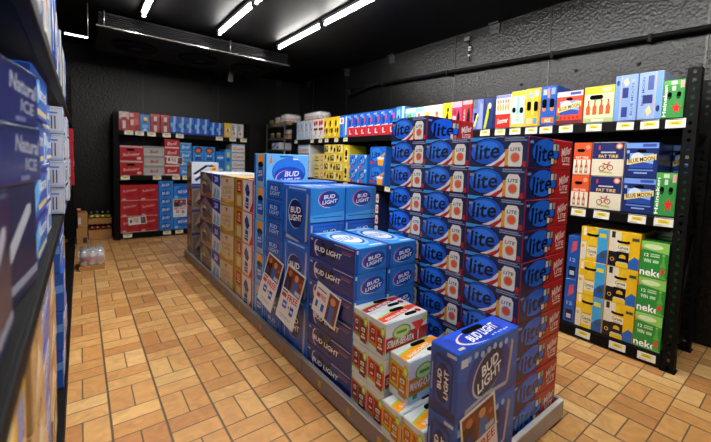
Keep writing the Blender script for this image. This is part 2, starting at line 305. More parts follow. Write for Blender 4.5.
def rita(fruit, dark, deep, txt):
    l = [('r', 0, 0, 1, .26, '#cfd6d6'), ('p', [(0, .26), (1, .18), (1, .74), (0, .82)], fruit), ('p', [(0, .22), (1, .13), (1, .19), (0, .28)], '#6fa83e'), ('p', [(0, .82), (1, .74), (1, .78), (0, .86)], '#8fb84e'),
         ('p', [(.10, .34), (.42, .31), (.42, .70), (.36, .75), (.16, .76), (.10, .72)], deep), ('p', [(.50, .12), (.88, .08), (.88, .56), (.82, .61), (.56, .63), (.50, .58)], deep), ('r', .18, .56, .34, .68, '#d9cfc6'), ('r', .21, .58, .31, .65, dark), ('r', .18, .38, .34, .43, '#dcd5cc'), ('r', .58, .42, .80, .53, '#e9e3dc'), ('r', .62, .44, .76, .50, '#6a9a3a'), ('r', .56, .22, .82, .28, '#dcd5cc'), ('r', .60, .31, .78, .37, '#e8b040'),
         ('p', [(.46, .74), (.74, .72), (.62, .60), (.56, .60)], deep), ('e', .84, .74, .12, .14, '#a6c43a'), ('e', .84, .74, .075, .085, '#dfe88e')]
    f = [('r', 0, 0, 1, .26, '#bcd4e2'), ('p', [(0, .2), (1, .26), (1, .62), (0, .58)], dark), ('p', [(0, .17), (1, .23), (1, .26), (0, .20)], '#7fb24a'), ('e', .36, .66, .22, .20, '#7aa83a'), ('e', .36, .66, .18, .16, '#c4d88a'), ('r', .24, .62, .48, .70, '#5d8f38'), ('p', [(.58, .82), (.95, .82), (.80, .54), (.73, .54)], fruit), ('r', .755, .22, .775, .54, '#e4e4e0'), ('e', .92, .84, .06, .10, '#b5cc44'),
         ('t', txt, .35, .40, .62, .19, '#f4ede6', 0, .05), ('r', .1, .29, .5, .31, '#e8b040'), ('r', .10, .08, .2, .19, '#3f7d3a'), ('e', .80, .13, .14, .13, fruit), ('e', .88, .10, .08, .09, dark)]
    t = [('p', [(.0, .16), (.10, .16), (1, .62), (1, .82), (.9, .9), (0, .5)], fruit), ('p', [(.0, .5), (.9, .9), (.84, .96), (0, .58)], '#a9c43e'), ('t', txt, .42, .44, .62, .16, '#f6f0ea', 13, .0), ('e', .88, .3, .06, .14, dark), ('r', 0, 0, .3, .06, '#8fc0dc')]
    return l, f, t
def rita_c(h, *a):
    l, f, t = rita(*a)
    return Carton('can_carton', 'can carton', .262, .119, h, '#d3d8d8', {'L': l, 'F': f, 'T': t}, holes=[('T', .56, .80, .085, .022), ('T', .66, .22, .07, .02)])
RAZ = rita_c(.1615, '#a82a3e', '#7c1830', '#5c1024', 'RAZ-BER-RITA')
STRAW = rita_c(.1615, '#dc4430', '#9c1c20', '#8c1216', 'STRAW-BER-RITA')
MANGO = rita_c(.1850, '#f09c1c', '#c87418', '#a85c0c', 'MANG-O-RITA')

# ---- right wall rack
def simple(name, cat, w, d, h, base, F, **k): return Carton(name, cat, w, d, h, base, {'F': F, **k.pop('art', {})}, **k)
SILVER = simple('can_carton', 'can carton', .138, .38, .30, '#c3ccd6', [('r', 0, 0, .22, 1, '#7fb0de'), ('r', .72, 0, .80, 1, '#5a92d0'), ('r', .3, .58, .44, .86, '#33508e'), ('e', .5, .5, .1, .06, '#9c2c34'), ('r', .48, .1, .56, .44, '#a4abb8'), ('r', .86, .2, .94, .8, '#e8ecf0')])
WHITERED = simple('can_carton', 'can carton', .148, .38, .30, '#d9d6d4', [('e', .3, .78, .2, .14, '#bf2a36'), ('e', .72, .80, .2, .13, '#bf2a36'), ('e', .32, .48, .22, .07, '#1c1c20'), ('e', .76, .48, .2, .07, '#1c1c20'), ('r', .46, .2, .6, .55, '#c22a32'), ('r', .1, .1, .4, .16, '#a9a6a4')])
YELLOWB = simple('can_carton', 'can carton', .143, .38, .30, '#e2b81c', [('e', .3, .7, .16, .16, '#2a2410'), ('p', [(.4, .2), (.8, .5), (.7, .9), (.5, .6)], '#f2dc60'), ('e', .64, .36, .18, .14, '#2c2614'), ('r', .08, .1, .3, .4, '#f0e090'), ('e', .25, .35, .1, .12, '#3a3014')])
BLUEWHITE = simple('can_carton', 'can carton', .19, .38, .30, '#2467c4', [('r', 0, .62, .55, .9, '#dfe6ee'), ('e', .28, .76, .12, .1, '#b23440'), ('p', [(.5, 0), (.9, 0), (.6, .6), (.4, .6)], '#3f8ae0'), ('r', .76, .1, .94, .94, '#c8d4e4')])
BLUERED = simple('can_carton', 'can carton', .137, .38, .30, '#2458be', [('r', 0, 0, 1, .40, '#c0272e'), ('p', [(0, .40), (1, .46), (1, .40)], '#e6dfdc'), ('p', [(.3, .95), (.5, .95), (.72, .5), (.5, .46)], '#5c9ce8'), ('e', .46, .62, .22, .16, '#173f94'), ('t', 'L', .5, .2, .36, .2, '#f2e8e4'), ('r', .1, .86, .3, .92, '#a9c4ec'), ('e', .72, .7, .1, .14, '#d0434a')])
ICEBLUE = simple('can_carton', 'can carton', .14, .38, .31, '#3a86d8', [('r', .1, .1, .5, .9, '#7fb8ec'), ('r', .7, 0, 1, 1, '#b4d4ee'), ('e', .3, .5, .14, .2, '#1d50a4')])
def fruitc(c1, c2, c3, w, h=.275): return simple('bottle_carton', 'bottle carton', w, .36, h, c1, [('e', .5, .34, .36, .26, c2), ('r', 0, .82, 1, 1, c3), ('e', .4, .68, .2, .09, c2), ('p', [(.1, .1), (.3, .4), (.5, .1)], c3), ('r', .6, .5, .9, .56, '#f2f0ea')])
LIME = fruitc('#7cc0dc', '#5aa63c', '#d8e8ee', .168)
PINKW = fruitc('#e4e6e2', '#e06a80', '#8cc8dc', .100)
LEMON = fruitc('#e8e4c4', '#e8c63a', '#f4f0e0', .138)
ORNG = fruitc('#f0e6da', '#e2703a', '#f6efe6', .116)
YELL2 = simple('bottle_carton', 'bottle carton', .117, .36, .28, '#eed020', [('p', [(.2, .3), (.6, .7), (.7, .4), (.4, .1)], '#1c1a14'), ('e', .6, .75, .12, .08, '#2a2614'), ('r', .1, .04, .5, .12, '#f6ecb0')])
PINKB = simple('bottle_carton', 'bottle carton', .122, .36, .28, '#d43a62', [('r', 0, .8, 1, 1, '#d8a4b4'), ('p', [(.5, .1), (.85, .1), (.8, .5), (.7, .75), (.55, .5)], '#141014'), ('r', .1, .1, .4, .5, '#f0d8dc'), ('e', .3, .64, .18, .1, '#a01c3c')])
REDB = simple('bottle_carton', 'bottle carton', .110, .36, .28, '#b82a34', [('r', 0, .86, 1, 1, '#c4a0a4'), ('p', [(.4, .1), (.8, .1), (.8, .55), (.66, .8), (.5, .55)], '#141014'), ('t', 'HARD', .22, .4, .6, .14, '#e8c8c8', 90)])
LAVB = simple('bottle_carton', 'bottle carton', .112, .36, .275, '#6a78d4', [('r', 0, .7, .45, 1, '#5a6674'), ('p', [(.5, 0), (1, 0), (1, .8), (.7, .9)], '#8f9cec'), ('e', .35, .4, .22, .14, '#101420'), ('e', .42, .4, .08, .08, '#dfe4f4'), ('p', [(.1, .1), (.3, .1), (.6, .5), (.5, .55)], '#c8d43c')], holes=[('F', .3, .52, .03, .02)])
NAVYG = simple('bottle_carton', 'bottle carton', .126, .36, .275, '#23306e', [('p', [(.1, .0), (.3, 0), (.52, .5), (.42, .86), (.3, .5)], '#b4c832'), ('p', [(.5, .2), (.66, .5), (.6, .9), (.5, .9)], '#151a3a'), ('e', .56, .74, .12, .1, '#c8ccd4'), ('r', .8, 0, 1, 1, '#1a2450')])
SHANDY = simple('bottle_carton', 'bottle carton', .145, .36, .285, '#e8ded8', [('r', 0, 0, 1, .42, '#c8281e'), ('t', 'Summer', .5, .22, .7, .15, '#f6e6e0', 6, .2), ('r', 0, .9, 1, 1, '#7a86c8'), *[('e', .16+.17*i, .62, .07, .12, '#d8a060') for i in range(5)], *[('e', .16+.17*i, .80, .06, .06, '#c87a58') for i in range(5)]])
PALE_HOLES = [('F', .24, .55, .028, .075), ('F', .74, .55, .028, .075)]
PALEY = simple('bottle_carton', 'bottle carton', .124, .36, .300, '#b9d8dc', [('r', 0, .86, 1, 1, '#e0c02c'), ('r', 0, 0, .07, 1, '#e0c02c'), ('r', .93, 0, 1, 1, '#e0c02c'), ('r', .42, .16, .58, .84, '#8cbcc8'), ('r', 0, 0, 1, .1, '#d8c04c'), ('e', .5, .3, .12, .06, '#e8d87a')], holes=[('F', .22, .48, .03, .045), ('F', .76, .46, .03, .05)])
GOLDY = simple('bottle_carton', 'bottle carton', .126, .36, .305, '#e0b428', [('r', .2, .74, .42, .92, '#8fa4b8'), ('r', .58, .78, .86, .94, '#d8d4c4'), ('r', .44, .3, .56, .8, '#f0d86c'), ('r', .12, .06, .5, .22, '#c8bc84'), ('r', .58, .06, .82, .22, '#4f93bc'), ('r', .86, .0, 1, 1, '#c89c1c')], holes=[('F', .26, .54, .032, .075), ('F', .72, .52, .032, .08)])
BLUEO = simple('bottle_carton', 'bottle carton', .122, .36, .305, '#2553ac', [('r', .14, .78, .4, .92, '#9aacd0'), ('p', [(.44, .7), (.58, .7), (.54, .95), (.46, .95)], '#d88a3a'), ('r', .66, .78, .9, .94, '#8098c8'), ('e', .24, .42, .12, .06, '#d8823a'), ('e', .74, .42, .12, .06, '#d8823a'), ('r', .12, .06, .9, .2, '#d06a2c'), ('t', 'ALE', .5, .13, .4, .09, '#f0dcc0')], holes=[('F', .26, .56, .034, .07), ('F', .74, .56, .034, .07)])
def bluemoon(w, h, base, mid, top):
    return [('r', 0, .84, 1, 1, top), ('r', .52, .88, .92, .96, '#3c4ea4'), ('r', .14, .28, .86, .70, '#7fa8e4'), ('e', .38, .55, .2, .17, '#c9d8f0'), ('p', [(.14, .28), (.86, .28), (.86, .40), (.5, .46), (.14, .36)], '#2c4a9c'), ('p', [(.06, .36), (.94, .52), (.94, .68), (.06, .52)], '#e4cc7c'), ('t', 'BLUE MOON', .5, .52, .8, .12, '#2a2a4a', 9 if w < .25 else 10)]
BLUEMR = simple('bottle_carton', 'bottle carton', .188, .36, .245, '#d8462a', [*bluemoon(.188, .245, 0, 0, '#c8c4cc'), ('r', 0, 0, 1, .12, '#6a2a30'), *[('e', .2+.16*i, .19, .05, .05, '#b82424') for i in range(5)], ('e', .08, .22, .07, .08, '#3a6a3a')], holes=[('F', .5, .76, .045, .02)], bases={'T': '#22306c'})
FOURB = simple('bottle_carton', 'bottle carton', .192, .36, .255, '#c4d4a8', [('r', 0, .80, 1, 1, '#e2bc24'), ('r', .6, .84, .9, .94, '#cfc8a8'), *sum([bottle_art(.16+.22*i, .42, .14, .40, '#c8501e', '#e0582a', None, '#5a3020') for i in range(4)], []), ('r', .0, 0, 1, .12, '#a8b478'), ('r', .3, .03, .7, .09, '#d8dcc4'), ('e', .2, .7, .14, .05, '#dfe4c8')], holes=[('F', .42, .70, .085, .03)])
STEELB = simple('bottle_carton', 'bottle carton', .130, .36, .305, '#7f9cd4', [('r', 0, 0, .24, 1, '#6f96e0'), ('r', .25, 0, .28, 1, '#d8b450'), ('r', .34, .5, .6, .72, '#23306e'), ('r', .34, .08, .6, .3, '#283a7c'), ('p', [(.36, .86), (.52, .94), (.62, .82), (.46, .74)], '#d8cc94'), ('r', .70, .04, .86, .9, '#93a8cc'), ('t', 'BLUE MOON', .78, .46, .7, .11, '#3a4a84', 90), ('e', .12, .84, .07, .06, '#26346e')])
STEELB2 = simple('bottle_carton', 'bottle carton', .130, .36, .305, '#8ca4d0', [('r', .72, 0, .95, 1, '#6f9cec'), ('r', .69, 0, .72, 1, '#d8b450'), ('r', .38, .62, .62, .92, '#4a5c98'), ('r', .2, .34, .6, .52, '#23306e'), ('t', 'BLUE MOON', .2, .6, .6, .11, '#3a4a84', 90), ('p', [(.34, .2), (.5, .3), (.6, .16), (.44, .06)], '#d8cc94'), ('e', .84, .22, .08, .07, '#26346e')])
STAR = [(.5+.5*(1 if i % 2 == 0 else .42)*math.cos(PI/2+i*PI/5), .5+.5*(1 if i % 2 == 0 else .42)*math.sin(PI/2+i*PI/5)) for i in range(10)]
def star(cx, cy, w, h, c): return ('p', [(cx+(x-.5)*w, cy+(y-.5)*h) for x, y in STAR], c)
HEINS = simple('bottle_carton', 'bottle carton', .108, .30, .235, '#3a8f46', [('r', 0, .86, 1, 1, '#5aa84e'), ('r', .36, .88, .62, .97, '#c8d8c0'), ('t', 'Heineken', .12, .46, .84, .17, '#eef2ea', 90), ('e', .32, .58, .10, .09, '#1e4a28'), ('e', .72, .58, .10, .09, '#1e4a28'), star(.66, .26, .52, .34, '#d8322c'), ('r', .78, .78, .95, .96, '#d8a0a0'), ('r', .42, .72, .58, .84, '#c8d8c0')], holes=[('F', .32, .62, .02, .03), ('F', .74, .62, .02, .03)], bases={'T': '#4a9a4e'})
FATO = simple('bottle_carton', 'bottle carton', .118, .36, .235, '#d8562a', [('r', 0, 0, 1, .48, '#e0d8c4'), ('t', 'FAT TIRE', .5, .54, .7, .07, '#f4e0c8'), *sum([bottle_art(.2+.28*i, .26, .17, .40, '#c8501e', '#7a8ca4', '#d8c060', '#2a2a34') for i in range(3)], []), ('e', .8, .86, .12, .07, '#e89070'), ('r', 0, .0, 1, .05, '#c8b894')], holes=[('F', .42, .76, .05, .022)])
def wheel(cx, cy, r, asp, c, bg): return [('e', cx, cy, r, r*asp, c), ('e', cx, cy, r*.72, r*.72*asp, bg)]
FATN = simple('bottle_carton', 'bottle carton', .198, .36, .235, '#dcd3bc', [('r', 0, .50, 1, 1, '#232c62'), ('t', 'FAT TIRE', .52, .585, .60, .09, '#e8c058'), ('r', .28, .68, .74, .72, '#b8bcd0'), ('e', .84, .88, .10, .085, '#d87850'), ('e', .84, .88, .06, .05, '#f0d0b8'), ('r', .2, .78, .26, .9, '#b0384a'),
    ('p', [(.25, .10), (.68, .07), (.66, .12), (.3, .16)], '#b4b45a'), *wheel(.34, .22, .095, .9, '#7a2c2c', '#dcd3bc'), *wheel(.60, .25, .095, .9, '#7a2c2c', '#dcd3bc'), ('p', [(.34, .22), (.40, .36), (.42, .36), (.36, .22)], '#b83434'), ('p', [(.40, .34), (.56, .38), (.57, .35), (.41, .31)], '#b83434'), ('p', [(.36, .23), (.47, .20), (.56, .37), (.54, .38), (.46, .23)], '#b83434'), ('p', [(.60, .25), (.55, .40), (.57, .40), (.62, .25)], '#b83434'), ('r', .36, .36, .43, .385, '#3a2422'), ('p', [(.53, .41), (.6, .43), (.6, .41), (.53, .395)], '#3a2422')])
BLUEMB = simple('bottle_carton', 'bottle carton', .180, .36, .232, '#1f2c66', [*bluemoon(.18, .232, 0, 0, '#6f96e0'), ('r', .12, .20, .88, .24, '#5f84cc'), ('r', .3, .12, .7, .16, '#8fa8dc'), ('e', .08, .74, .05, .05, '#8fa8dc')], holes=[('F', .5, .76, .05, .02)], bases={'T': '#6f8fd4'})
COR_L = simple('bottle_carton', 'bottle carton', .178, .36, .248, '#e2b41e', [('r', 0, 0, .22, .55, '#dcd6c4'), ('r', .62, 0, 1, 1, '#3f9fd4'), ('p', [(.62, 0), (1, 0), (1, .42), (.8, .36), (.62, .2)], '#2456a0'), ('e', .84, .24, .1, .08, '#3a4c50'), ('r', .68, .74, .92, .86, '#d8c838'), ('r', .08, .74, .2, .96, '#e8e0cc'),
    *bottle_art(.44, .5, .36, .98, '#e6c22a', '#e4d8b0', None, '#e2b41e'), ('p', [(.22, .76), (.30, .73), (.58, .73), (.66, .76), (.64, .82), (.54, .80), (.34, .80), (.24, .82)], '#120e0a'), ('t', 'Corona', .44, .30, .32, .11, '#2a3a7c'), ('t', 'Light', .44, .19, .2, .06, '#6a5a34'), ('r', .28, .42, .6, .47, '#c89a1c'), ('e', .1, .42, .06, .05, '#d8a82a')])
COR_D = simple('bottle_carton', 'bottle carton', .182, .36, .248, '#e2b41e', [('r', 0, .0, .4, .42, '#1c1c26'), ('r', 0, .42, .4, 1, '#dcd2bc'), ('p', [(.66, 0), (1, 0), (1, .3), (.85, .36), (.66, .2)], '#2a62b4'), ('r', .08, .80, .2, .98, '#2a2a30'), ('e', .14, .20, .07, .055, '#c89a3a'), ('e', .14, .20, .045, .035, '#1c1c26'),
    *bottle_art(.47, .5, .40, .98, '#e6c22a', '#14141c', None, '#e2b41e'), ('p', [(.36, .26), (.58, .26), (.56, .34), (.47, .37), (.38, .34)], '#d8b030'), ('p', [(.26, .70), (.34, .67), (.6, .67), (.68, .70), (.66, .76), (.56, .74), (.38, .74), (.28, .76)], '#120e0a'), ('r', .27, .44, .67, .62, '#e4dcc4'), ('t', 'Corona', .47, .56, .34, .09, '#1c1c3a'), ('t', 'Extra', .47, .47, .2, .05, '#6a5a34'), ('r', .3, .12, .64, .16, '#c8c4b4'), ('r', .74, .78, .96, .86, '#3a4a3a')])
HEIN12 = simple('bottle_carton', 'bottle carton', .148, .36, .236, '#2f8a3c', [('p', [(0, .78), (1, .70), (1, 1), (0, 1)], '#8cc45a'), ('e', .45, .86, .34, .07, '#cfe0b0'), ('t', '12', .22, .62, .16, .09, '#e0eed8'), ('r', .36, .58, .68, .62, '#a8d0a0'), ('r', .36, .64, .68, .67, '#a8d0a0'), ('t', 'WIN', .26, .46, .26, .1, '#e0eed8'), ('r', .46, .42, .66, .5, '#a8d0a0'), ('t', 'neke', .42, .145, .80, .21, '#f4f8f2'), *bottle_art(.82, .36, .2, .66, '#58a83c', '#3f9440', '#d83a30', '#8cc45a'), ('p', [(0, .72), (.1, .78), (0, .84)], '#d86a4a'), ('r', 0, 0, 1, .05, '#5aa84e')], bases={'T': '#4a9a44'})
NAVYP = simple('bottle_carton', 'bottle carton', .080, .36, .330, '#2450a4', [('p', [(.3, .6), (.8, .7), (.8, .9), (.4, .86)], '#c04a5a'), ('r', .2, .05, .8, .3, '#10183c'), ('r', .3, .1, .7, .2, '#a8b4cc'), ('t', '12', .5, .45, .5, .08, '#8fb0e4')])
COORSW = simple('can_carton', 'can carton', .38, .30, .130, '#d0d6da', [('r', 0, .8, 1, 1, '#6fa4d4'), ('t', 'Coors', .52, .40, .72, .5, '#c03034', 0, .2), ('r', 0, 0, .16, .7, '#b8c4cc')])
TWIST = simple('can_carton', 'can carton', .30, .30, .125, '#ddc878', [('t', 'Ice', .3, .6, .3, .3, '#5a4a2a'), ('r', .1, .1, .5, .24, '#3a3020'), ('e', .82, .46, .12, .34, '#c05a5a'), ('e', .82, .46, .08, .22, '#e4cfa8')])
LEMB = simple('can_carton', 'can carton', .150, .36, .128, '#d8bc34', [('e', .25, .6, .14, .24, '#2c2818'), ('p', [(.4, .1), (.7, .3), (.6, .9), (.45, .7)], '#f0e29a'), ('e', .75, .4, .16, .26, '#2c2818'), ('r', .1, .06, .5, .2, '#e8dca4')])
LEMB2 = simple('can_carton', 'can carton', .150, .36, .128, '#e0cc5c', [('e', .5, .5, .2, .36, '#2c2818'), ('p', [(.05, .1), (.3, .2), (.2, .9), (.05, .8)], '#2c2818'), ('p', [(.72, .1), (.95, .1), (.95, .9), (.8, .9)], '#efe4b0'), ('e', .5, .55, .1, .16, '#e8d878')])
LEMBOT = simple('bottle_carton', 'bottle carton', .135, .30, .25, '#e2c22c', [('p', [(.2, .1), (.7, .1), (.84, .7), (.5, .95), (.3, .7)], '#f0e29a'), ('e', .5, .56, .22, .2, '#2c2818'), ('r', .3, .2, .66, .34, '#2c2818')])
BUDPACK = simple('bottle_carton', 'bottle carton', .185, .30, .185, '#2a7fdc', [('p', [(.1, .0), (.5, .0), (.3, .3)], '#c8303a'), ('e', .5, .56, .36, .32, '#1d56b8'), ('t', 'BUD', .52, .64, .4, .16, '#9cc8f4', 20), ('t', 'LIGHT', .52, .46, .5, .16, '#9cc8f4', 20), ('p', [(.8, .7), (1, .9), (.95, 1), (.75, .95)], '#e8e2d4'), ('r', .0, .0, .12, .2, '#d8dce4')])
LITEP = simple('bottle_carton', 'bottle carton', .30, .32, .235, '#2060c4', [('e', .42, .58, .42, .4, '#143a8c'), ('e', .42, .6, .38, .36, '#2a78e0'), ('t', 'Lite', .40, .60, .5, .34, '#0e1a48', 10, .1), ('p', [(.55, .02), (.86, .02), (.9, .38), (.5, .38)], '#e49a22'), ('e', .70, .40, .22, .08, '#eee8da'), ('p', [(.78, .4), (.98, .62), (.94, .7), (.70, .5)], '#e0902a'), ('p', [(0, .1), (.4, .16), (.4, .26), (0, .2)], '#b83038')])
LITECAN = simple('can_carton', 'can carton', .27, .36, .13, '#1b2450', [*can_art(.86, .45, .2, .8, txt='LITE'), ('e', .38, .5, .3, .4, '#1d62d6'), ('t', 'Lite', .38, .5, .4, .42, '#0c1236')])

# ---- back wall rack
def plain(w, h, base, ops, d=.34, **k): return simple('can_carton', 'can carton', w, d, h, base, ops, **k)
RW1 = plain(.125, .265, '#d0b4b0', [('r', 0, 0, 1, .6, '#a82a30'), ('r', .35, .1, .65, .9, '#d8cfcc'), ('e', .5, .62, .3, .1, '#8c1c24')])
RW2 = plain(.125, .265, '#b03036', [('r', .0, .75, .4, .95, '#d8b8b4'), ('e', .6, .5, .3, .2, '#c85a5c'), ('r', .1, .3, .4, .6, '#d4c0bc'), ('p', [(.5, .1), (.9, .1), (.7, .35)], '#7c1820')])
BY = plain(.125, .25, '#2f7fd0', [('e', .58, .72, .2, .14, '#e0c040'), ('r', .3, .5, .7, .62, '#1d4a94'), ('r', .2, .2, .8, .4, '#6fb0e8'), ('p', [(.2, .05), (.8, .05), (.5, .18)], '#d8e4f0')])
RW3 = plain(.125, .27, '#a8282e', [('r', .36, .05, .68, .95, '#cfc4be'), ('e', .5, .5, .28, .12, '#7c1820'), ('r', .0, .86, 1, 1, '#c04a4c')])
BUDV = plain(.112, .265, '#1f5fc8', [('p', [(.3, 0), (.6, 0), (.7, 1), (.42, 1)], '#8cb4e0'), ('e', .22, .5, .2, .14, '#4fb0ee'), ('e', .8, .46, .2, .16, '#173f9c'), ('r', 0, 0, 1, .1, '#17389c')])  # pale slanted upright band is glare painted into the blue print
BUDV2 = BUDV.copy(w=.100, h=.225)
YW = plain(.112, .235, '#d8b864', [('r', 0, .78, 1, 1, '#e8c428'), ('e', .5, .55, .3, .14, '#f0e8d4'), ('e', .5, .5, .16, .16, '#8c6c24')])
WHT = plain(.098, .235, '#c4c4c4', [('r', .1, .5, .5, .9, '#8f98a4'), ('e', .5, .3, .24, .1, '#b06a64'), ('r', .62, .1, .8, .7, '#e0e0e0'), ('r', 0, 0, .1, 1, '#a4adb8')])
REDM = plain(.285, .215, '#b0262c', [('r', .0, .88, 1, 1, '#c9a4a0'), ('t', 'Budweiser', .5, .42, .72, .2, '#d8a8a4', 6, .2), ('r', .1, .08, .9, .2, '#8c1a20'), ('e', .82, .16, .1, .1, '#d0aca8')], holes=[('F', .46, .72, .10, .03)])
GRYM = plain(.275, .145, '#a9a8a8', [('t', 'Bud', .5, .45, .36, .34, '#a83038', 6, .2), ('r', 0, .8, 1, 1, '#8a8a8c'), ('r', .1, .1, .9, .2, '#c4c4c4')])
REDS = plain(.20, .138, '#b42a30', [('r', 0, 0, 1, .16, '#d8cfcc'), ('t', 'Bud', .5, .55, .6, .36, '#dcb4b0', 6, .2)])
BLUS = plain(.17, .128, '#3f8ad4', [('t', 'Bud', .5, .5, .6, .4, '#bcd8f2', 4, .2), ('r', 0, .86, 1, 1, '#7cb4e4')])
BLUO = plain(.168, .235, '#3a8cdc', [('e', .5, .74, .36, .2, '#14224c'), ('e', .5, .72, .24, .14, '#d87028'), ('p', [(.2, .05), (.8, .05), (.7, .5), (.3, .5)], '#1f5cb4'), ('t', 'BUD', .5, .36, .4, .12, '#d8e6f4')])
BLUP = plain(.15, .20, '#2a6cc4', [('e', .5, .5, .36, .2, '#4f9ae4'), ('r', .2, .44, .8, .56, '#c4d8ee')])
BLUW = plain(.11, .22, '#4a9cdc', [('e', .5, .6, .2, .2, '#e0c84c'), ('r', .2, .1, .8, .35, '#2060b4')])
COORS = plain(.245, .135, '#d4d2cf', [('r', 0, .84, 1, 1, '#5a98d0'), ('t', 'Coors', .5, .42, .78, .42, '#b84038', 0, .2)])
REDL = plain(.245, .235, '#a82228', [('t', 'Budweiser', .5, .66, .7, .16, '#c88a88', 10, .2), ('r', .1, .06, .3, .14, '#d0a4a0'), ('r', 0, 0, 1, .04, '#c9b4b0'), ('e', .5, .36, .2, .14, '#951a22')])
BLUL = plain(.225, .126, '#2f7cd0', [('e', .5, .5, .36, .38, '#1d54ac'), ('t', 'BUD', .5, .5, .5, .34, '#c4daf2', 4, .2), ('r', 0, 0, .08, 1, '#184a9c')])
BLUB = plain(.30, .236, '#2f86dc', [('e', .52, .5, .4, .34, '#1550b0'), ('e', .52, .5, .34, .26, '#2a6cc8'), ('t', 'BUD LIGHT', .52, .5, .6, .18, '#e4ecf6', 4, .2), ('r', 0, .86, 1, 1, '#1c5cb8'), ('r', .05, .05, .2, .2, '#8cc0ee')])

# ---- left rack
def barc(c): return [('r', .18, .12, .82, .84, '#d6d8dc'), *[('r', .22+.06*i, .22, .25+.06*i, .66, '#4a5060') for i in range(9)], ('r', .18, .72, .82, .8, c), ('r', 0, 0, 1, .1, '#2a3450')]
def pack(w, h, base, ops, d=.40): return Carton('beer_case', 'beer case', w, d, h, base, {'F': ops, 'L': ops, 'T': []})
natl = [('t', 'Natural', .72, .66, .46, .28, '#9599a8', -4, .1), ('t', 'ICE', .78, .32, .24, .22, '#888da0', -4, .1), ('r', .56, .06, .74, .14, '#59628c'), ('r', 0, .9, 1, .96, '#10183c')]
NATICE = pack(.31, .116, '#17205a', natl)
NATBIG = pack(.31, .230, '#10173c', [('p', [(.20, .44), (.74, .80), (.84, .80), (.84, .72), (.30, .34), (.2, .36)], '#a6a9b4'), ('r', .0, .10, 1, .18, '#7f849a')])
NATLT = pack(.36, .126, '#2a62bc', [('p', [(0, .1), (.5, .5), (.4, .9), (0, .6)], '#5fb0e8'), ('t', 'Natural', .6, .6, .6, .3, '#e4e8f0', 0, .2), ('r', .2, .1, .9, .22, '#d4c488'), ('r', 0, .84, 1, 1, '#1d3a84')])
BARCD = pack(.27, .126, '#a8b2c4', barc('#4f7cc0'))
BARCD.art['L'] = [('r', 0, 0, .66, 1, '#3d62b0'), ('r', .70, .10, .985, .90, '#c2c4ca'), *[('r', .74+.03*i, .18, .752+.03*i, .66, '#4a5060') for i in range(7)], ('r', .74, .74, .95, .80, '#4f7cc0')]
WHTBL = pack(.30, .126, '#c4cad4', [('p', [(.0, .2), (.5, .8), (.7, .8), (.2, .2)], '#2a55b4'), ('r', .66, .1, .95, .5, '#5f8cd4'), ('r', 0, .88, 1, 1, '#2c4a9c')])
REDLT = pack(.34, .126, '#a4262e', [('r', .1, .3, .9, .7, '#d8ccc8'), ('t', 'Bud', .5, .5, .5, .3, '#a4262e')])
TALLS = pack(.15, .29, '#a8aaa4', [('r', .1, .08, .5, .9, '#c9c8bc'), ('r', .6, .1, .8, .7, '#8f96a0'), ('e', .3, .6, .14, .12, '#b0a068')], d=.36)
TALLB = pack(.15, .29, '#2a4fae', [('r', .3, .1, .6, .9, '#8cb0e8'), ('r', .7, 0, .85, 1, '#16307c'), ('e', .45, .5, .2, .14, '#e4e8f0')], d=.36)
TALLO = pack(.15, .29, '#c4c0b8', [('r', .1, .3, .6, .7, '#c07a4a'), ('r', .7, .1, .9, .9, '#7fb4dc'), ('e', .35, .8, .16, .1, '#8c5a3a')], d=.36)
TANC = pack(.33, .19, '#a8865c', [('p', [(.1, .1), (.5, .7), (.9, .1)], '#c8b090'), ('r', .3, .74, .7, .84, '#6a5038'), ('e', .5, .4, .14, .14, '#d8ccb4')])
YELC = pack(.33, .19, '#c89a3c', [('p', [(.0, .1), (.4, .9), (.6, .9), (.3, .1)], '#d8c48c'), ('r', .64, .2, .9, .7, '#4a6cb0'), ('e', .4, .3, .14, .12, '#a85a2c')])
BLUC = pack(.33, .19, '#2456ae', [('p', [(0, .2), (1, .5), (1, .7), (0, .4)], '#5f94dc'), ('r', .1, .7, .8, .82, '#d0d8e8'), ('t', 'BUD LIGHT', .5, .56, .6, .14, '#e4e8f2')])

# ---- printed papers and shelf tickets
poster_f = [('r', .05, .57, .95, .97, '#7c3a22'), ('r', .05, .57, .40, .84, '#4a241a'), ('e', .60, .86, .10, .06, '#c88a64'), ('p', [(.46, .58), (.76, .58), (.70, .80), (.52, .80)], '#3f62a4'), ('r', .66, .59, .92, .66, '#b0b8cc'), ('e', .24, .87, .09, .055, '#b86a40'), ('r', .12, .59, .3, .72, '#2a3a74'), ('p', [(.4, .92), (.9, .92), (.9, .95), (.4, .95)], '#5a2a1c'), ('e', .84, .80, .06, .04, '#a85a38'),
    ('t', 'FREE', .66, .475, .54, .115, '#d02a24', 6, .1), ('r', .08, .42, .32, .49, '#c2382e'), ('r', .08, .515, .36, .54, '#4a4a50'), ('r', .22, .24, .44, .37, '#2a52a8'), ('r', .64, .20, .82, .36, '#2a52a8'), ('e', .56, .31, .035, .024, '#b83a34'), ('r', .26, .285, .40, .325, '#cfd6e6'), ('r', .67, .26, .79, .30, '#cfd6e6'), ('r', .2, .10, .8, .12, '#a8a8ac'), ('r', .2, .06, .7, .075, '#b8b8bc')]
POSTER = Carton('price_poster', 'price poster', .235, .0012, .335, '#dcdad6', {'F': poster_f}, bev=0)
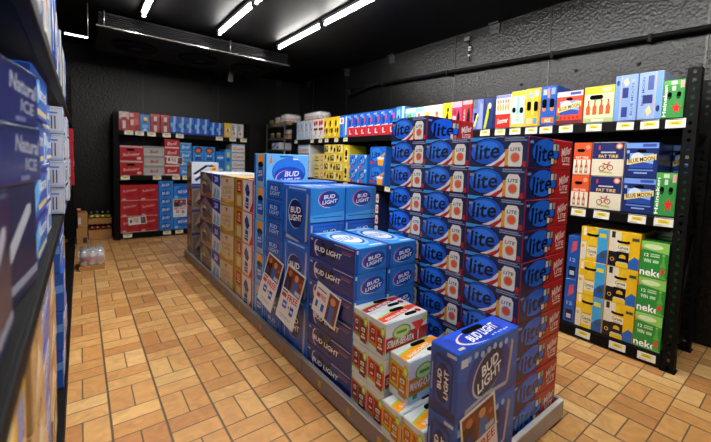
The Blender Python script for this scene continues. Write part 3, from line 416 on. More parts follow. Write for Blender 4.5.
POSTERL = Carton('price_poster', 'price poster', .235, .0012, .165, '#dcdad6', {'F': [('r', .56, .06, .96, .94, '#7c3a22'), ('e', .74, .74, .10, .12, '#c88a64'), ('p', [(.64, .08), (.86, .08), (.82, .6), (.68, .6)], '#3f62a4'), ('r', .6, .1, .66, .5, '#4a241a'), ('t', 'FREE', .36, .62, .24, .16, '#d02a24'), ('r', .08, .54, .22, .68, '#c2382e'), ('r', .1, .2, .2, .42, '#2a52a8'), ('r', .34, .18, .46, .42, '#2a52a8'), ('r', .08, .8, .46, .84, '#5a5a60')]}, bev=0)
POSTERS = Carton('price_poster', 'price poster', .225, .0012, .115, '#d8d5d0', {'F': [('r', .68, .08, .96, .92, '#7c3a22'), ('e', .8, .6, .08, .2, '#3f62a4'), ('t', 'FREE', .42, .5, .3, .4, '#c02a24'), ('r', .08, .3, .2, .7, '#3a3f6c'), ('r', .1, .8, .6, .86, '#6a6a70')]}, bev=0)
TICKET = Carton('price_tag', None, .098, .002, .057, '#dedcd4', {'F': [('r', .20, .34, .80, .74, '#e4cf3c'), ('r', .30, .44, .70, .52, '#8a7a1c'), ('r', .3, .60, .62, .66, '#a8942a'), ('r', .1, .1, .5, .16, '#a4a4a0')]}, bev=0)
# ------------------------------------------------------------------ the room shell
XW0, XW1, YW0, YW1, ZC = -1.25, 3.52, -3.2, 6.82, 2.80
def node_wall():
    m = bpy.data.materials.new('black_embossed_panel'); m.use_nodes = True
    nt = m.node_tree; b = nt.nodes['Principled BSDF']
    tc = nt.nodes.new('ShaderNodeTexCoord')
    vo = nt.nodes.new('ShaderNodeTexVoronoi'); vo.inputs['Scale'].default_value = 52; vo.feature = 'SMOOTH_F1'
    no = nt.nodes.new('ShaderNodeTexNoise'); no.inputs['Scale'].default_value = 90; no.inputs['Detail'].default_value = 4
    nt.links.new(tc.outputs['Object'], vo.inputs['Vector']); nt.links.new(tc.outputs['Object'], no.inputs['Vector'])
    ad = nt.nodes.new('ShaderNodeMath'); ad.operation = 'MULTIPLY_ADD'; ad.inputs[1].default_value = .5
    nt.links.new(no.outputs['Fac'], ad.inputs[0]); nt.links.new(vo.outputs['Distance'], ad.inputs[2])
    bp = nt.nodes.new('ShaderNodeBump'); bp.inputs['Strength'].default_value = WALL_BUMP; bp.inputs['Distance'].default_value = WALL_D
    nt.links.new(ad.outputs[0], bp.inputs['Height']); nt.links.new(bp.outputs[0], b.inputs['Normal'])
    b.inputs['Base Color'].default_value = (*WALL_C, 1); b.inputs['Roughness'].default_value = WALL_R
    b.inputs['Specular IOR Level'].default_value = .34
    return m
WALLM = node_wall()
def node_ceil():
    m = mat('#030304', rough=.55, spec=.18, bump=.1, scale=14, name='black_ceiling_panel'); return m
def node_floor():
    m = bpy.data.materials.new('basketweave_brick_tile'); m.use_nodes = True
    nt = m.node_tree; b = nt.nodes['Principled BSDF']; L = nt.links
    def M(op, a, c=None, d=None):
        n = nt.nodes.new('ShaderNodeMath'); n.operation = op
        for i, v in enumerate((a, c, d)):
            if v is None: continue
            if isinstance(v, (int, float)): n.inputs[i].default_value = v
            else: L.new(v, n.inputs[i])
        return n.outputs[0]
    tc = nt.nodes.new('ShaderNodeTexCoord'); sp = nt.nodes.new('ShaderNodeSeparateXYZ'); L.new(tc.outputs['Object'], sp.inputs[0])
    mod = .2055
    u = M('DIVIDE', M('ADD', sp.outputs[0], .114+20*mod), mod); v = M('DIVIDE', M('ADD', sp.outputs[1], -2.876+40*mod), mod)
    fu, fv = M('FRACT', u), M('FRACT', v); iu, iv = M('FLOOR', u), M('FLOOR', v)
    par = M('MODULO', M('ADD', iu, M('ADD', iv, FLOOR_PAR)), 2.0)
    def mixv(a, c): return M('ADD', M('MULTIPLY', a, M('SUBTRACT', 1.0, par)), M('MULTIPLY', c, par))
    a, c = mixv(fu, fv), mixv(fv, fu)
    s = M('MULTIPLY', a, 2.0); fs = M('FRACT', s); iS = M('FLOOR', s)
    ds = M('MULTIPLY', M('MINIMUM', fs, M('SUBTRACT', 1.0, fs)), .5)
    db = M('MINIMUM', c, M('SUBTRACT', 1.0, c))
    eu = M('MINIMUM', fu, M('SUBTRACT', 1.0, fu))
    d = M('MINIMUM', ds, db)
    d = M('MINIMUM', d, M('MULTIPLY', eu, .62))
    mr = nt.nodes.new('ShaderNodeMapRange'); mr.inputs[1].default_value = .010; mr.inputs[2].default_value = .019; L.new(d, mr.inputs[0])
    cb = nt.nodes.new('ShaderNodeCombineXYZ'); L.new(iu, cb.inputs[0]); L.new(iv, cb.inputs[1]); L.new(iS, cb.inputs[2])
    wn = nt.nodes.new('ShaderNodeTexWhiteNoise'); wn.noise_dimensions = '3D'; L.new(cb.outputs[0], wn.inputs[0])
    cr = nt.nodes.new('ShaderNodeValToRGB'); e = cr.color_ramp.elements
    e[0].position = 0; e[0].color = (*lin('#b57c48'), 1); e[1].position = 1; e[1].color = (*lin('#dbb276'), 1)
    for p, h in ((.18, '#c28b50'), (.5, '#cb985c'), (.8, '#d2a365')):
        q = e.new(p); q.color = (*lin(h), 1)
    L.new(wn.outputs[0], cr.inputs[0])
    # veins inside every brick
    vs = nt.nodes.new('ShaderNodeVectorMath'); vs.operation = 'MULTIPLY_ADD'; L.new(wn.outputs[1], vs.inputs[0]); vs.inputs[1].default_value = (9, 9, 9); L.new(tc.outputs['Object'], vs.inputs[2])
    wv = nt.nodes.new('ShaderNodeTexNoise'); wv.inputs['Scale'].default_value = 9; wv.inputs['Detail'].default_value = 5; wv.inputs['Distortion'].default_value = 2.2; L.new(vs.outputs[0], wv.inputs['Vector'])
    hs = nt.nodes.new('ShaderNodeHueSaturation'); L.new(cr.outputs[0], hs.inputs['Color'])
    L.new(M('MULTIPLY_ADD', wv.outputs['Fac'], .72, .65), hs.inputs['Value'])
    st = nt.nodes.new('ShaderNodeTexNoise'); st.inputs['Scale'].default_value = 1.3; st.inputs['Detail'].default_value = 6; L.new(tc.outputs['Object'], st.inputs['Vector'])
    hs2 = nt.nodes.new('ShaderNodeHueSaturation'); L.new(hs.outputs[0], hs2.inputs['Color']); L.new(M('MULTIPLY_ADD', st.outputs['Fac'], .3, .85), hs2.inputs['Value'])
    mx = nt.nodes.new('ShaderNodeMix'); mx.data_type = 'RGBA'; mx.inputs[6].default_value = (*lin('#66553f'), 1)
    L.new(mr.outputs[0], mx.inputs[0]); L.new(hs2.outputs[0], mx.inputs[7]); L.new(mx.outputs[2], b.inputs['Base Color'])
    b.inputs['Roughness'].default_value = .42; b.inputs['Specular IOR Level'].default_value = .4
    bp = nt.nodes.new('ShaderNodeBump'); bp.inputs['Strength'].default_value = .5; bp.inputs['Distance'].default_value = .004
    L.new(M('ADD', mr.outputs[0], M('MULTIPLY', wv.outputs['Fac'], .25)), bp.inputs['Height']); L.new(bp.outputs[0], b.inputs['Normal'])
    return m
def struct(name, x0, y0, z0, x1, y1, z1, m):
    mb = MB(); mb.box(x0, y0, z0, x1, y1, z1, m); o = mb.build(name); o['kind'] = 'structure'; return o
struct('floor', XW0-.1, YW0-.1, -.1, XW1+.1, YW1+.1, 0, node_floor())
struct('ceiling', XW0-.1, YW0-.1, ZC, XW1+.1, YW1+.1, ZC+.1, node_ceil())
struct('wall_back', XW0, YW1, 0, XW1, YW1+.1, ZC, WALLM)
struct('wall_right', XW1, YW0, 0, XW1+.1, YW1+.1, ZC, WALLM)
struct('wall_left', XW0-.1, YW0, 0, XW0, YW1+.1, ZC, WALLM)
struct('wall_front', XW0, YW0-.1, 0, XW1, YW0, ZC, WALLM)
# joint strips between the wall panels
SEAM = mat('#101011', rough=.35, spec=.5, name='panel_joint')
n = 1
for y in (6.25, 5.113, 3.979, 2.845, 1.711, .577):
    o = struct(f'trim_{n}', XW1-.004, y-.005, .0, XW1, y+.005, ZC-.001, SEAM); n += 1
for x in (-.35, .787, 1.926, 3.06):
    o = struct(f'trim_{n}', x-.005, YW1-.004, 0, x+.005, YW1, ZC-.001, SEAM); n += 1
BRK = mat('#3a3a3c', rough=.45, metal=.5, name='dull_steel')
for i, (x, y, rz) in enumerate(((XW1-.003, 5.113, 1), (XW1-.003, 3.979, 1), (XW1-.003, 2.317, 1), (XW1-.003, 6.45, 1), (.787, YW1-.003, 0), (1.926, YW1-.003, 0), (3.06, YW1-.003, 0))):
    mb = MB(); mb.box(-.06, -.012, 0, .06, 0, .11, BRK, .003); mb.box(-.06, -.05, .10, .06, 0, .112, BRK, .002); mb.cyl((-.03, -.016, .05), (-.03, -.011, .05), .008, .008, BLACKM); mb.cyl((.03, -.016, .05), (.03, -.011, .05), .008, .008, BLACKM)
    o = mb.build('ceiling_bracket', loc=(x, y, ZC-.113), rz=-PI/2 if rz else 0)
    w = ['high on the right wall above the blue and red packs', 'on the right wall just left of the black pipe clips', 'high on the right wall above the pale yellow carton', 'on the right wall beside the far corner', 'high on the back wall above the rack\'s blue packs', 'high on the back wall near the cooling unit\'s hanging rod', 'on the back wall beside the far corner'][i]
    tag(o, f'small grey bracket {w}', 'bracket', 'brackets under the ceiling')
# ------------------------------------------------------------------ ceiling lights
TUBE = emit('lit_tube', (1.0, .97, .92), LIGHT)
rown = ['left', 'middle', 'right']
for ri, x in enumerate((.553, 1.337, 2.105)):
    for si in range(NSEG ):
        y1 = 4.70 - si*1.17; y0 = y1-1.12
        t = empty('strip_light', (x, (y0+y1)/2, ZC-.001), 0, f'lit tube strip on the ceiling, {ORD[si]} from the back wall in the {["aisle side", "middle", "wall side"][ri]} row', 'ceiling light', 'ceiling strip lights')
        hl_ = (y1-y0)/2
        mb = MB(); mb.box(-.035, -hl_, -.035, .035, hl_, 0, mat('#26262a', rough=.4, name='dark_enamel'), .004); mb.build('housing', t)
        mb = MB(); mb.cyl((0, -hl_+.02, -.056), (0, hl_-.02, -.056), .0115, .0115, TUBE, 14); mb.build('tube', t)
        for sg in (-1, 1):
            mb = MB(); mb.box(-.02, sg*(hl_-.012)-.012, -.08, .02, sg*(hl_-.012)+.012, -.033, mat('#26262a', rough=.4, name='dark_enamel'), .003); mb.build('end_cap', t)
# ------------------------------------------------------------------ cooling unit under the ceiling
t = empty('cooling_unit', (1.27, 5.6, ZC-.001), 0, 'long dark ribbed cooling unit hung under the ceiling by the back wall', 'cooling unit')
DM = mat('#2b2b2d', rough=.32, metal=.7, name='dark_sheet_metal')
mb = MB(); mb.box(-1.10, -.60, -.175, 1.10, .60, -.02, DM, .004); mb.build('casing', t)
for i in range(6):
    mb = MB(); mb.box(-1.10, -.635, -.165+.022*i, 1.10, -.601, -.158+.022*i, DM, .002); mb.build('louvre', t)
mb = MB(); mb.box(-1.12, -.66, -.195, 1.12, -.60, -.178, mat('#8d8b86', rough=.25, metal=.9, name='bright_edge'), .003); mb.build('front_edge', t)
for x in (-.7, .05, .75):
    mb = MB(); mb.cyl((x, 0, -.20), (x, 0, -.174), .25, .25, BLACKM, 28); g = mb.build('fan_guard', t)
    mb = MB(); mb.cyl((x, 0, -.214), (x, 0, -.199), .06, .06, DM, 16); mb.build('fan_hub', g)
for x in (-1.05, .28):
    mb = MB(); mb.cyl((x, -.64, -.178), (x, -.64, -.02), .008, .008, ALU, 8); mb.build('hanging_rod', t)
mb = MB(); mb.box(.55, .30, -.36, .62, .36, -.176, GREYM, .004); mb.build('junction_box', t)
t = empty('hanging_strip_lamp', (-.015, 4.9, 2.44), 0, 'short white lit strip hanging at the left end of the cooling unit', 'lamp')
LED = emit('lit_bar', (.86, .92, 1.0), LIGHT*.35)
mb = MB(); mb.box(-.095, -.012, .012, .098, .012, .022, BLACKM, .002); mb.build('holder', t)
for a, b_ in ((-.09, -.035), (-.027, .035), (.043, .093)):
    mb = MB(); mb.box(a, -.006, .004, b_, .006, .0115, LED, .002); mb.build('lit_segment', t)
mb = MB(); mb.cyl((.096, 0, .018), (.096, 0, ZC-2.442), .004, .004, ALU, 8); mb.build('rod', t)
# ------------------------------------------------------------------ pipe and conduit on the right wall
t = empty('wall_pipe', (XW1-.06, 2.0, 2.38), 0, 'long black pipe clipped along the right wall above the cartons', 'pipe')
mb = MB(); mb.cyl((0, -2.4, -.13), (0, 2.95, .06), .021, .021, BLACKM, 14); mb.build('pipe_run', t)
for y in (-1.1, -.35, .9, 2.1):
    z = -.045+.0355*y
    mb = MB(); mb.box(-.027, y-.014, z-.04, .058, y+.014, z+.024, BLACKM, .006); mb.build('clip', t)
mb = MB(); mb.cyl((0, 2.95, .06), (0, 2.95, -.03), .03, .03, BLACKM, 12); mb.build('end_elbow', t)
t = empty('bent_bracket', (XW1-.05, 4.45, 2.36), 0, 'black flat bracing arms crossing on the right wall over the blue and red packs', 'bracket')
for a, b_ in (((0, .50, .03), (0, -.55, .07)), ((-.02, .50, -.02), (-.02, -.30, .08))):
    mb = MB(); mb.cyl(a, b_, .014, .014, BLACKM, 8); mb.build('arm', t)
mb = MB(); mb.box(-.03, .46, -.04, .045, .54, .05, BLACKM, .004); mb.build('mount', t)
t = empty('cable_conduit', (XW1-.02, 2.62, 2.45), 0, 'short black cable with pale clips running down the right wall to the pipe', 'conduit')
mb = MB(); mb.cyl((0, 0, 0), (0, .02, .26), .007, .007, BLACKM, 8); mb.build('cable', t)
for z in (.06, .12, .15): 
    mb = MB(); mb.box(-.014, -.012, z, .012, .02, z+.018, mat('#a8a8a4', rough=.5, name='pale_clip'), .003); mb.build('clip', t)
mb = MB(); mb.box(-.025, .0, .235, .019, .075, .285, mat('#4a4a4c', rough=.4, name='grey_box'), .006); mb.build('junction_box', t)
for i, (y, z) in enumerate(((1.46, 2.15), (.98, 2.12), (1.98, 2.10))):
    mb = MB(); mb.cyl((0, 0, 0), (-.012, 0, 0), .016, .012, BLACKM, 14)
    tag(mb.build('wall_button', loc=(XW1, y, z)), 'small round black cap on the right wall ' + ['above the navy and green carton', 'above the carton with four orange bottles', 'above the last of the small fruit cartons'][i], 'wall cap', 'round caps on the right wall')

# ------------------------------------------------------------------ racks
def post_mesh(hgt, wf, wd):
    """perforated angle post: front flange wf wide (x), side flange wd deep (y)"""
    mb = MB(); i = mb.mi(BLACKM); t = .003; pitch = .05
    def flange(org, ax, W):
        n = max(1, int(hgt/pitch)); dz = hgt/n; h0, h1 = W*.36, W*.64
        ax = Vector(ax); nn = Vector((0, 0, 1)).cross(ax)
        for o in (0, t):
            for k in range(n):
                z0, z1 = k*dz, (k+1)*dz; a0, a1 = z0+dz*.3, z0+dz*.72
                for (x0, x1, p, q) in ((0, h0, z0, z1), (h1, W, z0, z1), (h0, h1, z0, a0), (h0, h1, a1, z1)):
                    f = mb.bm.faces.new([mb.bm.verts.new(Vector(org)+ax*x+Vector((0, 0, z))+nn*o) for x, z in ((x0, p), (x1, p), (x1, q), (x0, q))]); f.material_index = i
    flange((0, 0, 0), (1, 0, 0), wf); flange((0, 0, 0), (0, 1, 0), wd); flange((wf, 0, 0), (0, 1, 0), wd)
    mb.box(-.008, -.008, 0, wf+.008, wd+.008, .006, BLACKM)
    return mb.mesh('post')
def rack(name, label, loc, rz, L, D, H, shelves, posts, tickets, wf=.062, lip=.07, brace=True, mx=None):
    """built facing -y; x runs along the rack; shelves = heights of the decks"""
    t = empty(name, loc, rz, label, 'storage rack')
    me = post_mesh(H, wf, .07)
    for x in posts:
        for y in (0, D-.07):
            o = bpy.data.objects.new('post', me); COL.objects.link(o); o.parent = t; o.location = (x, y, 0)
    sh = []
    for z in shelves:
        mb = MB(); lp = lip if z > .2 else z-.012
        mb.box(posts[0]+wf+.001, -.004, z-lp, posts[-1]-.001, .03, z-.004, BLACKM, .004)
        mb.box(posts[0]+wf+.001, D-.03, z-lp, posts[-1]-.001, D, z-.004, BLACKM, .004)
        mb.box(posts[0]+.064, .004, z-.016, posts[-1]-.002, D-.004, z-.001, mat('#0b0b0c', rough=.65, spec=.15, name='black_deck'), .002)
        o = mb.build('shelf', t); sh.append(o)
    for (x, k) in tickets:
        z = shelves[k]
        if TICKET.me is None: TICKET.make()
        o = bpy.data.objects.new('price_tag', TICKET.me); COL.objects.link(o); o.parent = sh[k]
        o.location = (x, -.0065, z-.062 if z > .2 else z-.066); o.rotation_euler = (R_(-4), R_(random.uniform(-2, 2)), 0)
        if o.name and mx: o.scale = (mx, 1, mx)
    if brace:
        for x in (posts[0]+wf/2, posts[-1]+wf/2):
            mb = MB()
            for a, b_ in ((.15, .75), (.75, .15+1.2), (1.35, .75)):
                pass
            for z in (.14, .86, 1.50): mb.box(x-.012, .072, z-.015, x+.012, D-.072, z+.015, BLACKM, .003)
            mb.cyl((x, .072, .14), (x, D-.072, .86), .009, .009, BLACKM, 8); mb.cyl((x, D-.072, .86), (x, .072, 1.5), .009, .009, BLACKM, 8)
            mb.build('cross_brace', t)
    return t
# right wall rack: local x = 5.77 - Y
RX, RL = 2.85, 5.77
tk = [(RL-y, 2) for y in (5.60, 5.05, 4.80, 4.62, 4.36, 4.13, 1.92, 1.77, 1.63, 1.49, 1.37, 1.22, 1.03, .84, .705, .575)] + [(RL-y, 1) for y in (1.09, .94, .73, .59, 3.22, 4.1)] + [(RL-y, 0) for y in (1.00, .78, .615)]
rack('storage_rack', 'long black perforated steel rack along the right wall', (RX, RL, 0), -PI/2, 5.3, .52, 1.885, (.092, .975, 1.590), (.0, 5.232), tk)
# back wall rack: local x = X - .365
tk = [(x-.365, 2) for x in (.55, .68, .83, 1.03, 1.21, 1.80, 2.02, 2.20)] + [(x-.365, 1) for x in (.50, .90, 1.16, 1.30, 1.62, 2.0)] + [(x-.365, 0) for x in (.52, 1.03, 1.20)]
rack('storage_rack', 'black perforated steel rack against the back wall', (.365, 6.30, 0), 0, 1.95, .48, 1.84, (.092, .94, 1.590), (.0, 1.88), tk, mx=1.1)
# left rack : facing +x, local x = Y - .25
rack('storage_rack', 'near black steel rack along the left side of the aisle', (-.075, .22, 0), PI/2, 5.9, .52, 2.2, (.092, .950, 1.590), (.0, 5.80), [], lip=.045)

# ------------------------------------------------------------------ island base
t = empty('display_base', (1.41, 2.80, 0), 0, 'low grey island base with ticketed skirting under the stacked cases', 'display base')
SK = mat('#85797c', rough=.38, metal=.25, name='mauve_grey_skirting'); LIPM = mat('#a2a0a0', rough=.35, metal=.5, name='pale_skirting_edge'); KICK = mat('#171413', rough=.7, name='dark_kick')
x0, x1, y0, y1 = .985-1.41, 1.868-1.41, .715-2.80, 4.86-2.80
mb = MB(); mb.box(x0+.02, y0+.02, 0, x1-.02, y1-.02, .066, KICK); mb.build('deck', t)
ys = [y0, 1.80-2.80, 3.658-2.80, y1]
for a, b_ in zip(ys[:-1], ys[1:]):
    mb = MB(); mb.box(x0-.004, a+.004, .012, x0+.012, b_-.004, .096, SK, .003); s_ = mb.build('skirting', t)
    mb = MB(); mb.box(x0-.006, a+.004, .0965, x0+.019, b_-.004, .104, LIPM, .002); mb.build('top_lip', s_)
    mb = MB(); mb.box(x1-.012, a+.004, .012, x1+.004, b_-.004, .096, SK, .003); s_ = mb.build('skirting', t)
for yy in (y0, y1):
    sg = -1 if yy < 0 else 1
    mb = MB(); mb.box(x0+.013, min(yy, yy-sg*.014), .012, x1-.013, max(yy, yy-sg*.014), .096, mat('#a3a0a2', rough=.35, metal=.3, name='pale_skirting'), .003); s_ = mb.build('skirting', t)
    mb = MB(); mb.box(x0+.013, min(yy-sg*.019, yy+sg*.003), .0965, x1-.013, max(yy-sg*.019, yy+sg*.003), .106, mat('#c4c4c2', rough=.4, name='white_lip'), .002); mb.build('top_lip', s_)
YT = mat('#c79a2c', rough=.5, name='yellow_ticket')
for y in (4.6, 4.1, 3.3, 2.85, 2.42, 2.06, 1.60, 1.33, 1.10):
    mb = MB(); mb.box(x0-.0065, y-2.80-.014, .038, x0-.0045, y-2.80+.014, .070, YT); mb.build('price_tag', t)

# ------------------------------------------------------------------ island stacks
Z0 = .0675; XI = 1.015
g = 'cases stacked on the island'
def isl(c, x0, yn, n, look, where, z0=Z0, **k):
    stack(c, x0+c.w/2, yn+c.d/2, z0, n, look, where, group=k.pop('group', look), **k)
isl(KEYLOW, 1.008, 4.60, 3, 'brown picture case', 'at the island\'s far end, under the chevrons', off=.001)
isl(KEYST, 1.008, 4.60, 1, 'white case with navy chevrons', 'topping the island\'s far end', z0=Z0+3*.2795, off=.001)
isl(BUSCH, XI, 3.775, 4, 'grey and navy case with mountain picture', 'beside the gold cases')
isl(BUSCHL, XI, 3.51, 4, 'white and royal blue case marked 20', 'on the island')
isl(HIGHL, XI, 3.128, 4, 'cream and gold case', 'in the stack next to the royal blue 20s')
isl(HLGOLD, XI, 2.908, 4, 'gold case with red panel marked 12', 'on the island')
isl(PABST, XI, 2.668, 4, 'white case with red edge and blue ribbon', 'on the island')
isl(BUDBOT, XI, 2.438, 5, 'pale blue carton with amber bottle picture', 'in the tall island stack')
isl(BUD12, XI, 2.163, 8, 'blue can carton with framed panel', 'in the stack behind the posters')
isl(BUDBIG, XI, 1.808, 3, 'tall bright blue case with can picture', 'on the aisle side', off=.001)
isl(BUDBIG, XI+.2465, 1.810, 3, 'tall bright blue case', 'in the second column, next to the dark tower', off=.001)
isl(BUDLONG, XI, 1.362, 6, 'long dark blue case with black splash', 'on the aisle side', off=.0015)
isl(BUDLONG, XI+.2145, 1.366, 6, 'long blue case', 'in the inner column against the dark tower', off=.0015)
isl(RAZ, XI, 1.243, 3, 'maroon and white can carton', 'on the island', off=.001, jit=.5)
isl(STRAW, XI, 1.122, 3, 'red and white can carton', 'next to the maroon ones', off=.0005, jit=.5)
isl(MANGO.copy(h=.142), .980, .972, 1, 'orange and white can carton', 'at the bottom under another orange one', z0=.1075, off=.001, jit=.5)
isl(MANGO, 1.035, .995, 1, 'orange and white can carton', 'stacked upon another beside the red cartons', z0=.2515, off=.001, jit=.5)
isl(MANGO.copy(h=.142), .980, .850, 1, 'orange and white can carton', 'on the base behind the front blue case', z0=.1075, off=.001, jit=.3)
isl(BUDFRONT.copy(h=.2485), .990, .722, 2, 'blue case standing on edge', 'at the island\'s front corner', z0=.1075, off=.0005, jit=.3)
# the dark tower
isl(LITE, 1.412, .744, 10, 'dark blue and red beer case', 'in the tower\'s front column', off=.002)
isl(LITE, 1.424, 1.036, 10, 'dark blue beer case with oval', 'in the tower\'s middle column', off=.002)
isl(LITE, 1.446, 1.332, 11, 'dark blue beer case with oval', 'in the tower\'s rear column', off=.002)
# posters taped to the island
def poster(c, x, y, ztop, rz, roll, label, hang=0):
    """hung by its top edge: x, y, ztop is the middle of that edge"""
    if c.me is None: c.make()
    m = Matrix.Rotation(rz, 3, 'Z') @ Matrix.Rotation(R_(roll), 3, 'Y') @ Matrix.Rotation(-R_(hang), 3, 'X')
    loc = Vector((x, y, ztop)) - m @ Vector((0, 0, c.h))
    o = c.put(loc.x, loc.y, loc.z, 0, label, 'price posters', 0); o.rotation_euler = m.to_euler()
poster(POSTER, 1.0105, 2.238, .592, -PI/2, 9, 'white price poster with red picture, further of the two hung side by side', 11)
poster(POSTER, 1.0085, 1.937, .585, -PI/2, 7, 'white price poster with red picture beside the long dark blue cases', 11)
poster(POSTERL, 1.0085, 1.572, .574, -PI/2, 9, 'wide white price poster taped to the long dark blue cases', 8)
poster(POSTER.copy(w=.215, h=.305), 1.116, .7185, .380, 0, -8, 'white price poster with red FREE on the front blue case', 2)

# ------------------------------------------------------------------ right rack stock
def rr(c, y0, z, look, n=1, where='', dx=.012, step=None, group=None, jit=.25, rev=None):
    st = step or c.w+.003
    for i in range(n):
        lb = f'{look} {where}' if n == 1 else f'{look}, {ORD[i]} from the far end {where}'
        c.put(RX+dx+c.d/2+random.uniform(0, .006), y0-st*(i+.5), z, -PI/2, lb, group or (look if n > 1 else None), jit)
ZT = 1.592
rr(SILVER, 5.63, ZT, 'silver and pale blue can carton', 4, 'of the top shelf row')
rr(WHITERED, 5.06, ZT, 'white carton with red and black spots', 2, 'of the shelf')
rr(YELLOWB, 4.755, ZT, 'yellow can carton with black spots', 3, 'of the top shelf')
rr(BLUEWHITE, 4.32, ZT, 'blue and white can carton', 1, 'beside the yellow ones on top shelf')
rr(BLUERED, 4.118, ZT, 'blue over red can carton', 7, 'of the top shelf row')
rr(ICEBLUE, 3.14, ZT, 'ice blue can carton', 1, 'ending the blue and red row')
rr(LIME, 2.985, ZT, 'pale blue carton with green fruit', 1, 'on top shelf')
rr(PINKW, 2.810, ZT, 'white carton with pink fruit', 1, 'on top shelf')
rr(LEMON, 2.704, ZT, 'cream carton with yellow fruit', 1, 'on top shelf')
rr(ORNG, 2.566, ZT, 'white carton with orange fruit', 1, 'on top shelf')
rr(YELL2, 2.446, ZT, 'bright yellow carton with black figure', 1, 'on top shelf')
rr(PINKB, 2.325, ZT, 'pink carton with black bottle', 1, 'on top shelf')
rr(REDB, 2.197, ZT, 'red carton with black bottle', 1, 'on top shelf')
rr(LAVB, 2.080, ZT, 'lavender carton with grey corner', 1, 'on top shelf')
rr(NAVYG, 1.970, ZT, 'navy carton with green swirl', 1, 'on top shelf')
rr(SHANDY, 1.840, ZT, 'white carton with red base and script', 1, 'on top shelf')
rr(PALEY, 1.692, ZT, 'pale blue carton with yellow edges', 1, 'on top shelf')
rr(GOLDY, 1.565, ZT, 'golden yellow carton with finger holes', 1, 'on top shelf')
rr(BLUEO, 1.436, ZT, 'deep blue carton with finger holes', 1, 'on top shelf')
rr(BLUEMR, 1.310, ZT, 'orange red carton with slanted cream banner', 1, 'on top shelf')
rr(FOURB, 1.116, ZT, 'pale green carton picturing four orange bottles', 1, 'on top shelf')
rr(STEELB, .920, ZT, 'tall steel blue carton', 1, 'beside the four bottle carton')
rr(STEELB2, .788, ZT, 'tall steel blue carton', 1, 'beside the top green carton with star')
rr(HEINS, .656, ZT, 'green carton with red star', 1, 'on top shelf by the end post', jit=.3)
rr(BLUEMB.copy(d=.10), 1.33, ZT, 'dark blue carton', 1, 'tucked behind the orange red one', dx=.385, jit=.2)
ZM = .977
for k in range(2):
    w = ('upper', 'lower')[1-k]
    rr(FATO, 1.160, ZM+k*.2375, f'orange carton with three bottles, {w} of two', 1, 'by the dark tower', group='orange bottle cartons')
    rr(FATN, 1.034, ZM+k*.2375, f'navy and cream carton with red bicycle, {w} of two', 1, 'on middle shelf', group='bicycle cartons')
    rr(BLUEMB, .830, ZM+k*.2345, f'dark blue carton with cream banner, {w} of two', 1, 'facing the aisle', group='blue bottle cartons', jit=.4)
    rr(BLUEMB.copy(w=.10, d=.13), .648, ZM+k*.2345, f'dark blue carton, {w} of two', 1, 'behind the middle shelf green one', dx=.345, group='blue bottle cartons behind', jit=.3)
rr(HEINS.copy(h=.275, w=.108), .652, ZM, 'green carton with red star', 1, 'on middle shelf by the end post', jit=.2)
ZB = .094
for k in range(3):
    w = ('lowest', 'middle', 'topmost')[k]
    rr(COR_L, 1.068, ZB+k*.2495, f'yellow and light blue bottle carton, {w} of three', 1, 'on the bottom shelf', group='yellow and light blue cartons')
    rr(COR_D, .886, ZB+k*.2495, f'yellow and navy bottle carton, {w} of three', 1, 'on the bottom shelf', group='yellow and navy cartons')
    rr(HEIN12, .700, ZB+k*.2375, f'green bottle carton marked 12, {w} of three', 1, 'by the end post', group='green bottle cartons', jit=.5)
for k in range(2):
    rr(NAVYP, 1.155, ZB+k*.332, f'narrow blue carton, {("lower", "upper")[k]} of two', 1, 'left of the yellow cartons', group='narrow blue cartons')
rr(simple('can_carton', 'can carton', .20, .12, .74, '#a9a7a2', [('r', 0, .9, 1, 1, '#c4c2bc')]), .80, ZB, 'plain grey carton', 1, 'behind the yellow and navy cartons', dx=.385)
# far stretch of the middle shelf
for k in range(4):
    rr(COORSW, 5.56, ZM+k*.1315, f'white can case with red lettering, {["lowest", "third from top", "second from top", "topmost"][k]}', 1, 'at the rack\'s far end', group='white cases with red lettering', jit=1)
for k in range(3):
    rr(TWIST, 5.02, ZM+.0+k*.1265, f'pale yellow can carton with red disc, {["lowest", "middle", "topmost"][k]}', 1, 'of three', group='pale yellow can cartons')
for q in range(3):
    for k in range(4):
        rr((LEMB, LEMB2)[(q+k) % 2], 4.71-.165*q, ZM+k*.1295, f'yellow and black can carton, {["lowest", "third from top", "second from top", "topmost"][k]}', 1, f'in the {["far", "central", "near"][q]} yellow stack', group='yellow and black can cartons', jit=2)
for k in range(2):
    rr(LEMBOT, 4.20, ZM+k*.2515, f'bright yellow bottle carton, {("lower", "upper")[k]} of two', 1, 'beside the yellow stacks', group='yellow bottle cartons')
for q in range(2):
    for k in range(2):
        rr(BUDPACK, 4.05-.20*q, ZM+k*.1865, f'bright blue bottle carton, {("lower", "upper")[k]}', 1, f'in the {("farther", "nearer")[q]} of two short stacks', group='short blue bottle cartons')
for k in range(2):
    rr(LITEP, 3.60, ZM+k*.2365, f'blue carton picturing a full beer glass, {("lower", "upper")[k]} of two', 1, 'by the tower', group='beer glass cartons', jit=1)
for k in range(6):
    rr(LITECAN, 3.66, ZB+k*.1315, f'navy can carton with can picture, {["lowest", "fifth from top", "fourth from top", "third from top", "second from top", "topmost"][k]}', 1, 'on bottom shelf below the beer glasses', group='navy can cartons below the glasses')
rr(BUDPACK, 3.36, ZB, 'bright blue carton', 1, 'on bottom shelf beside the navy can cartons')

